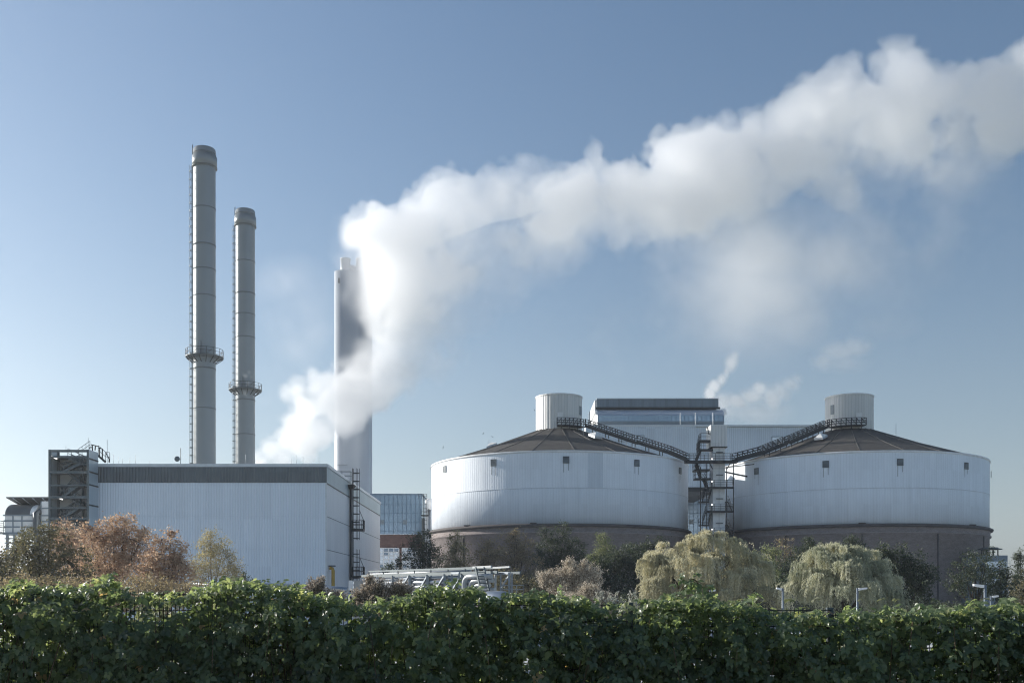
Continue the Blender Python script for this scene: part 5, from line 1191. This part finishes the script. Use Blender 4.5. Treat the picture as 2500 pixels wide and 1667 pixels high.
def steam_material(name, aniso=.76):
    m = bpy.data.materials.new(name); m.use_nodes = True; t = m.node_tree; t.nodes.clear()
    o = t.nodes.new("ShaderNodeOutputMaterial"); v = t.nodes.new("ShaderNodeVolumePrincipled")
    v.inputs["Color"].default_value = (.987,.988,.990,1); v.inputs["Density"].default_value = 1.; v.inputs["Anisotropy"].default_value = aniso; v.inputs["Density Attribute"].default_value = "density"
    t.links.new(v.outputs[0], o.inputs["Volume"]); return m
def volume_object(name, lo, hi, dens, mat):
    shape = dens.shape; nx, ny, nz = shape
    me = bpy.data.meshes.new(name); me.vertices.add(dens.size)
    a = me.attributes.new("dens", 'FLOAT', 'POINT'); a.data.foreach_set("value", np.ascontiguousarray(dens, np.float32).ravel())
    me.materials.append(mat); o = bpy.data.objects.new(name, me); COL.objects.link(o)
    g = bpy.data.node_groups.new(name, 'GeometryNodeTree')
    g.interface.new_socket("Geometry", in_out='INPUT', socket_type='NodeSocketGeometry'); g.interface.new_socket("Geometry", in_out='OUTPUT', socket_type='NodeSocketGeometry')
    N = g.nodes.new; Lk = g.links.new
    gi = N("NodeGroupInput"); go = N("NodeGroupOutput"); vc = N("GeometryNodeVolumeCube"); si = N("GeometryNodeSampleIndex"); si.data_type = 'FLOAT'; si.domain = 'POINT'; si.clamp = True
    na = N("GeometryNodeInputNamedAttribute"); na.data_type = 'FLOAT'; na.inputs[0].default_value = "dens"; po = N("GeometryNodeInputPosition"); sx = N("ShaderNodeSeparateXYZ"); Lk(po.outputs[0], sx.inputs[0])
    def mt(op, a, b):
        x = N("ShaderNodeMath"); x.operation = op
        for s, v in zip(x.inputs, (a, b)):
            if isinstance(v, (int, float)): s.default_value = v
            else: Lk(v, s)
        return x.outputs[0]
    ix = []
    for k in range(3):
        st = (hi[k]-lo[k])/(shape[k]-1); q = mt('ROUND', mt('DIVIDE', mt('SUBTRACT', sx.outputs[k], float(lo[k])), float(st)), 0.); ix.append(mt('MINIMUM', mt('MAXIMUM', q, 0.), float(shape[k]-1)))
    # index = (x*ny + y)*nz + z, kept exact by integer maths
    def im(op, a, b):
        x = N("FunctionNodeIntegerMath"); x.operation = op
        for s, v in zip(x.inputs, (a, b)):
            if isinstance(v, int): s.default_value = v
            else: Lk(v, s)
        return x.outputs[0]
    idx = im('ADD', im('MULTIPLY', im('ADD', im('MULTIPLY', ix[0], ny), ix[1]), nz), ix[2])
    Lk(gi.outputs[0], si.inputs["Geometry"]); Lk(na.outputs[0], si.inputs["Value"]); Lk(idx, si.inputs["Index"]); Lk(si.outputs[0], vc.inputs["Density"])
    vc.inputs["Min"].default_value = lo; vc.inputs["Max"].default_value = hi
    for s, n in zip(("Resolution X", "Resolution Y", "Resolution Z"), shape): vc.inputs[s].default_value = n
    sm = N("GeometryNodeSetMaterial"); sm.inputs["Material"].default_value = mat; Lk(vc.outputs[0], sm.inputs[0]); Lk(sm.outputs[0], go.inputs[0])
    md = o.modifiers.new("steam", 'NODES'); md.node_group = g
    return o
def smooth(x): x = np.clip(x, 0, 1); return x*x*(3-2*x)

YS = 212.                                    # the plume drifts across at about this depth
# (px, top edge, lower edge, thickness of the core) read along the plume
edges = [(845,566,700),(880,548,790),(930,520,860),(1000,492,840),(1060,492,800),(1130,462,770),(1200,436,745),(1270,428,720),(1340,412,680),(1400,402,650),(1450,368,625),(1500,392,610),(1560,388,600),(1610,340,600),(1660,330,605),(1720,308,590),(1780,300,540),(1840,290,505),(1890,255,490),(1940,222,478),(1980,180,470),(2040,170,470),(2090,195,475),(2140,190,470),(2190,130,480),(2240,128,480),(2270,210,470)]
ex = np.array([e[0] for e in edges], float); et = np.array([e[1] for e in edges], float); el = np.array([e[2] for e in edges], float)
rng = np.random.default_rng(5)
puffs = []
def add(px, py, rp, Y=None, jy=0.):
    Y = (YS if Y is None else Y)+jy; puffs.append((np.array(P(px, py, Y)), rp/2500*Y))
# rising trunk
for px, py, r in ((598,1150,22),(640,1140,30),(625,1112,20),(665,1098,34),(690,1120,34),(705,1070,36),(740,1085,38),(745,1040,44),(780,1040,36),(760,1000,44),(715,1030,28),(790,990,42),(828,1000,44),(870,985,40),(735,945,28),(772,945,36),(760,908,20),(700,950,18),(820,960,44),(870,940,52),(900,960,44),(905,900,54),(930,930,44),(880,860,44),(955,900,50),(950,850,56),(1000,870,46),(920,800,50),(985,800,60),(1035,840,46),(960,740,60),(905,730,40),(1020,745,64),(1080,780,54),(1045,862,40),(1092,822,42),(1132,792,40),(1182,762,36),(1062,905,28),(1110,850,30),(1000,925,34),(1230,738,34)):
    add(px, py, r, jy=rng.uniform(-3, 3)); add(px+rng.uniform(-8,8), py+rng.uniform(-8,8), r*.8, jy=rng.choice([-1,1])*r*.05)
# main drift
for i in range(820):
    px = rng.uniform(872, 2265); t, l = np.interp(px, ex, et), np.interp(px, ex, el); h = l-t; v = rng.random()**1.15; r = rng.uniform(.075, .19)*h; r = min(r, 46)
    py = t+r*.95+v*(h-2*r); th = h/2500*YS*.40*math.sqrt(max(.05, 1-(2*v-1)**2)); add(px, py, r, jy=rng.uniform(-th, th))
for px, t in list(zip(ex, et))[1:]:                     # heads along the top edge
    r = rng.uniform(20, 36); add(px, t+r, r, jy=rng.uniform(-3, 3)); add(px+22, t+r+18, r*.8, jy=rng.uniform(-4, 4)); add(px-16, t+r+14, r*.7, jy=rng.uniform(-5, 1))
for px, py, r in ((2262,215,36),(2285,235,44),(2315,262,46),(2290,325,44),(2335,338,40),(2250,380,50),(2300,400,36),(2340,215,44),(2390,210,50),(2440,205,56),(2490,165,52),(2540,150,60),(2400,265,52),(2460,270,60),(2350,290,40),(2520,240,64),(2600,180,80),(2420,320,44),(2310,250,24)): add(px, py, r, jy=rng.uniform(-4, 4))
lo = np.array([-59., YS-21., 24.]); hi = np.array([122., YS+21., 118.]); vx = .41
shape = tuple(int((hi[k]-lo[k])/vx)+1 for k in range(3)); vox = np.array([(hi[k]-lo[k])/(shape[k]-1) for k in range(3)])
F = puffs_field(puffs, lo, vox, shape, rng); size = hi-lo
X = lo[0]+vox[0]*np.arange(shape[0]); Yv_ = lo[1]+vox[1]*np.arange(shape[1]); Z = lo[2]+vox[2]*np.arange(shape[2])
PX = (1250+2500*X[:,None]/Yv_[None,:]).astype(np.float32)[:,:,None]                     # where a cell stands along the plume
PY = (1454-2500*(Z[None,:]-H)/Yv_[:,None]).astype(np.float32)[None,:,:]
T_ = np.interp(PX, ex, et); Bo = np.interp(PX, ex, el); vv = np.clip((PY-T_)/(Bo-T_), -.2, 1.6).astype(np.float32)   # 0 at the top edge, 1 at the lower
age = np.clip((PX-850)/1500, 0, 1)
n1 = fbm(rng, shape, size, 8., 4, .62); n2 = fbm(rng, shape, size, 20., 5, .6); nw = noise3(rng, shape, [14, 4, 8])
cells = lambda lam: [max(1, int(round(q/lam))) for q in size]
bil = 4.6*np.abs(noise3(rng, shape, cells(9.)))+3.4*np.abs(noise3(rng, shape, cells(5.)))+2.3*np.abs(noise3(rng, shape, cells(2.7)))+1.2*np.abs(noise3(rng, shape, cells(1.5)))   # rounded heads parted by creases
low = np.clip(vv, 0, 1)
soft = .35+1.0*age+1.5*low
Fd = F+2.6-bil-.45*soft+n1*(.25+.6*age+.8*low)
core = smooth(-Fd/soft)
k = (.42-.13*age)*(1-.55*smooth((vv-.35)/.75)*np.clip(age*2.2, 0, 1))
trunk = smooth((900-PX)/120)*smooth((PY-880)/90); k = np.maximum(k, .36*trunk)
ag = smooth(age/.3)
k = k*(np.clip(.60+.75*n2+.25*n1, .06+.34*age, 1.9)*ag+(1-ag)*np.clip(.75+.35*n2+.25*n1, .3, 1.6))*(1-ag*(1-np.where(vv > .35, np.clip(.25+.2*age+1.0*smooth((n2+.5)/.9), 0, 1.2), 1.)))
k = k*(1-.25*smooth((PX-2230+70*nw)/110))
k = k*(1-np.clip(.985-.10*n1, .86, 1.)*smooth((PX-740)/40)*smooth((918+30*n2+18*n1-PX)/55)*smooth((905-PY)/50)*smooth((PY-575-15*n2)/45))     # thin round the flue tower
k = np.maximum(k, .34*trunk*np.clip(1+.5*n1, .5, 1.5)*(1-smooth((PX-800)/80)))
k = k*(1-smooth((852+10*n1-PX)/28)*smooth((640-PY)/30))
dens = core*k
# thin ragged veil hanging under the drift on the right, and faint breath round the trunk
yc = np.exp(-((Yv_-YS)/11.)**2).astype(np.float32)[None,:,None]
def blob(cx, cy, rx, ry): return np.exp(-((PX-cx)/rx)**2-((PY-cy)/ry)**2)
veil = np.maximum.reduce([blob(1850,600,170,110), .85*blob(1800,720,240,90), .8*blob(2050,620,170,120), .7*blob(2180,560,170,110), .5*blob(1560,640,150,70), .45*blob(1700,780,330,80), .35*blob(2300,560,140,110), .6*blob(2330,420,90,90), .5*blob(1950,780,200,60)])
dens += .12*veil*np.clip(.22+.80*n2+.70*n1, 0, 2.)*yc
dens += .12*np.clip(.1+.75*n2+.25*n1, 0, 2)*yc*np.maximum.reduce([.8*blob(730,820,90,110), .8*blob(670,930,50,70), .5*blob(690,700,110,60), .6*blob(1000,960,80,60), .5*blob(1110,960,60,60), .9*blob(860,640,40,90)])
dens[dens < .0015] = 0; dens[[0,-1]] = 0; dens[:,[0,-1]] = 0; dens[:,:,[0,-1]] = 0
tag(volume_object("steam_plume", tuple(lo), tuple(hi), dens, steam_material("steam")), "long white plume of steam rising behind the hall and drifting right over both silos", "steam", kind="stuff")

# small wisps leaving the boiler house roof
YW = 238.; rng = np.random.default_rng(9)
lo = np.array([42., YW-6., 38.]); hi = np.array([86., YW+6., 66.]); shape = tuple(int((hi[k]-lo[k])/.3)+1 for k in range(3)); vox = (hi-lo)/(np.array(shape)-1); size = hi-lo
X = lo[0]+vox[0]*np.arange(shape[0]); Yw_ = lo[1]+vox[1]*np.arange(shape[1]); Z = lo[2]+vox[2]*np.arange(shape[2])
PX = (1250+2500*X[:,None]/Yw_[None,:]).astype(np.float32)[:,:,None]; PY = (1454-2500*(Z[None,:]-H)/Yw_[:,None]).astype(np.float32)[None,:,:]
n1 = fbm(rng, shape, size, 5., 5, .6); n2 = fbm(rng, shape, size, 3., 4, .6); PXd = PX+9*n1; PYd = PY+9*n2
dens = np.zeros(shape, np.float32)
for cx_, cy_, rx, ry, d_ in ((1738,968,12,16,.5),(1748,948,13,13,.5),(1764,928,10,14,.36),(1774,908,7,14,.28),(1784,888,13,16,.36),(1792,874,9,10,.22),(1770,985,20,16,.30),(1805,982,26,15,.36),(1838,966,22,15,.42),(1858,948,14,13,.42),(1882,975,17,30,.26),(1900,955,14,22,.20),(1850,1008,60,24,.14),(1780,1010,34,22,.12),(1925,938,18,16,.14),(1940,922,12,10,.12),(1912,965,10,18,.10),(2050,858,44,22,.13),(2090,848,30,20,.14),(2110,842,14,10,.12),(2010,884,26,18,.10),(2060,885,50,20,.07)):
    np.maximum(dens, 1.5*d_*np.exp(-(((PXd-cx_)/rx)**2+((PYd-cy_)/ry)**2)**1.3), out=dens)
dens = dens*np.exp(-((Yw_-YW)/2.6)**2).astype(np.float32)[None,:,None]*np.clip(.8+.5*n2, 0, 2); dens[dens < .004] = 0; dens[[0,-1]] = 0; dens[:,[0,-1]] = 0; dens[:,:,[0,-1]] = 0
tag(volume_object("steam_wisp", tuple(lo), tuple(hi), dens.astype(np.float32), steam_material("steam_thin")), "small thin wisps of steam over the boiler house roof left of the right cupola", "steam", kind="stuff")
# the puff drifting past the right chimney's platform
YP_ = 183.; puffs = [(np.array(P(px, py, YP_)), r/2500*YP_) for px, py, r in ((608,908,9),(600,918,10),(614,920,9),(605,935,8),(598,960,7),(612,895,5))]
lo = np.array(P(560, 1010, YP_))-np.array((0,2.5,0)); hi = np.array(P(650, 860, YP_))+np.array((0,2.5,0)); shape = tuple(int((hi[k]-lo[k])/.16)+1 for k in range(3)); vox = (hi-lo)/(np.array(shape)-1)
F = puffs_field(puffs, lo, vox, shape, rng, (5, 2)); n1 = fbm(rng, shape, hi-lo, 1.6, 3, .6); dens = .55*smooth((-F-n1*.35)/1.); dens[[0,-1]] = 0; dens[:,[0,-1]] = 0; dens[:,:,[0,-1]] = 0
tag(volume_object("steam_puff", tuple(lo), tuple(hi), dens.astype(np.float32), steam_material("steam_small")), "little puff of steam drifting past the right chimney's platform", "steam", kind="stuff")

# ------------------------------------------------------------------ air: a faint even haze round everything
hz = MB(); hz.box(-420, 420, -60, 620, -8., 135.)
hm = bpy.data.materials.new("air"); hm.use_nodes = True; ht = hm.node_tree; ht.nodes.clear()
ho = ht.nodes.new("ShaderNodeOutputMaterial"); hv = ht.nodes.new("ShaderNodeVolumePrincipled"); hv.inputs["Color"].default_value = (.92,.95,1,1); hv.inputs["Density"].default_value = .0002; hv.inputs["Anisotropy"].default_value = .45
ht.links.new(hv.outputs[0], ho.inputs["Volume"]); tag(hz.build("haze", hm), kind="stuff")
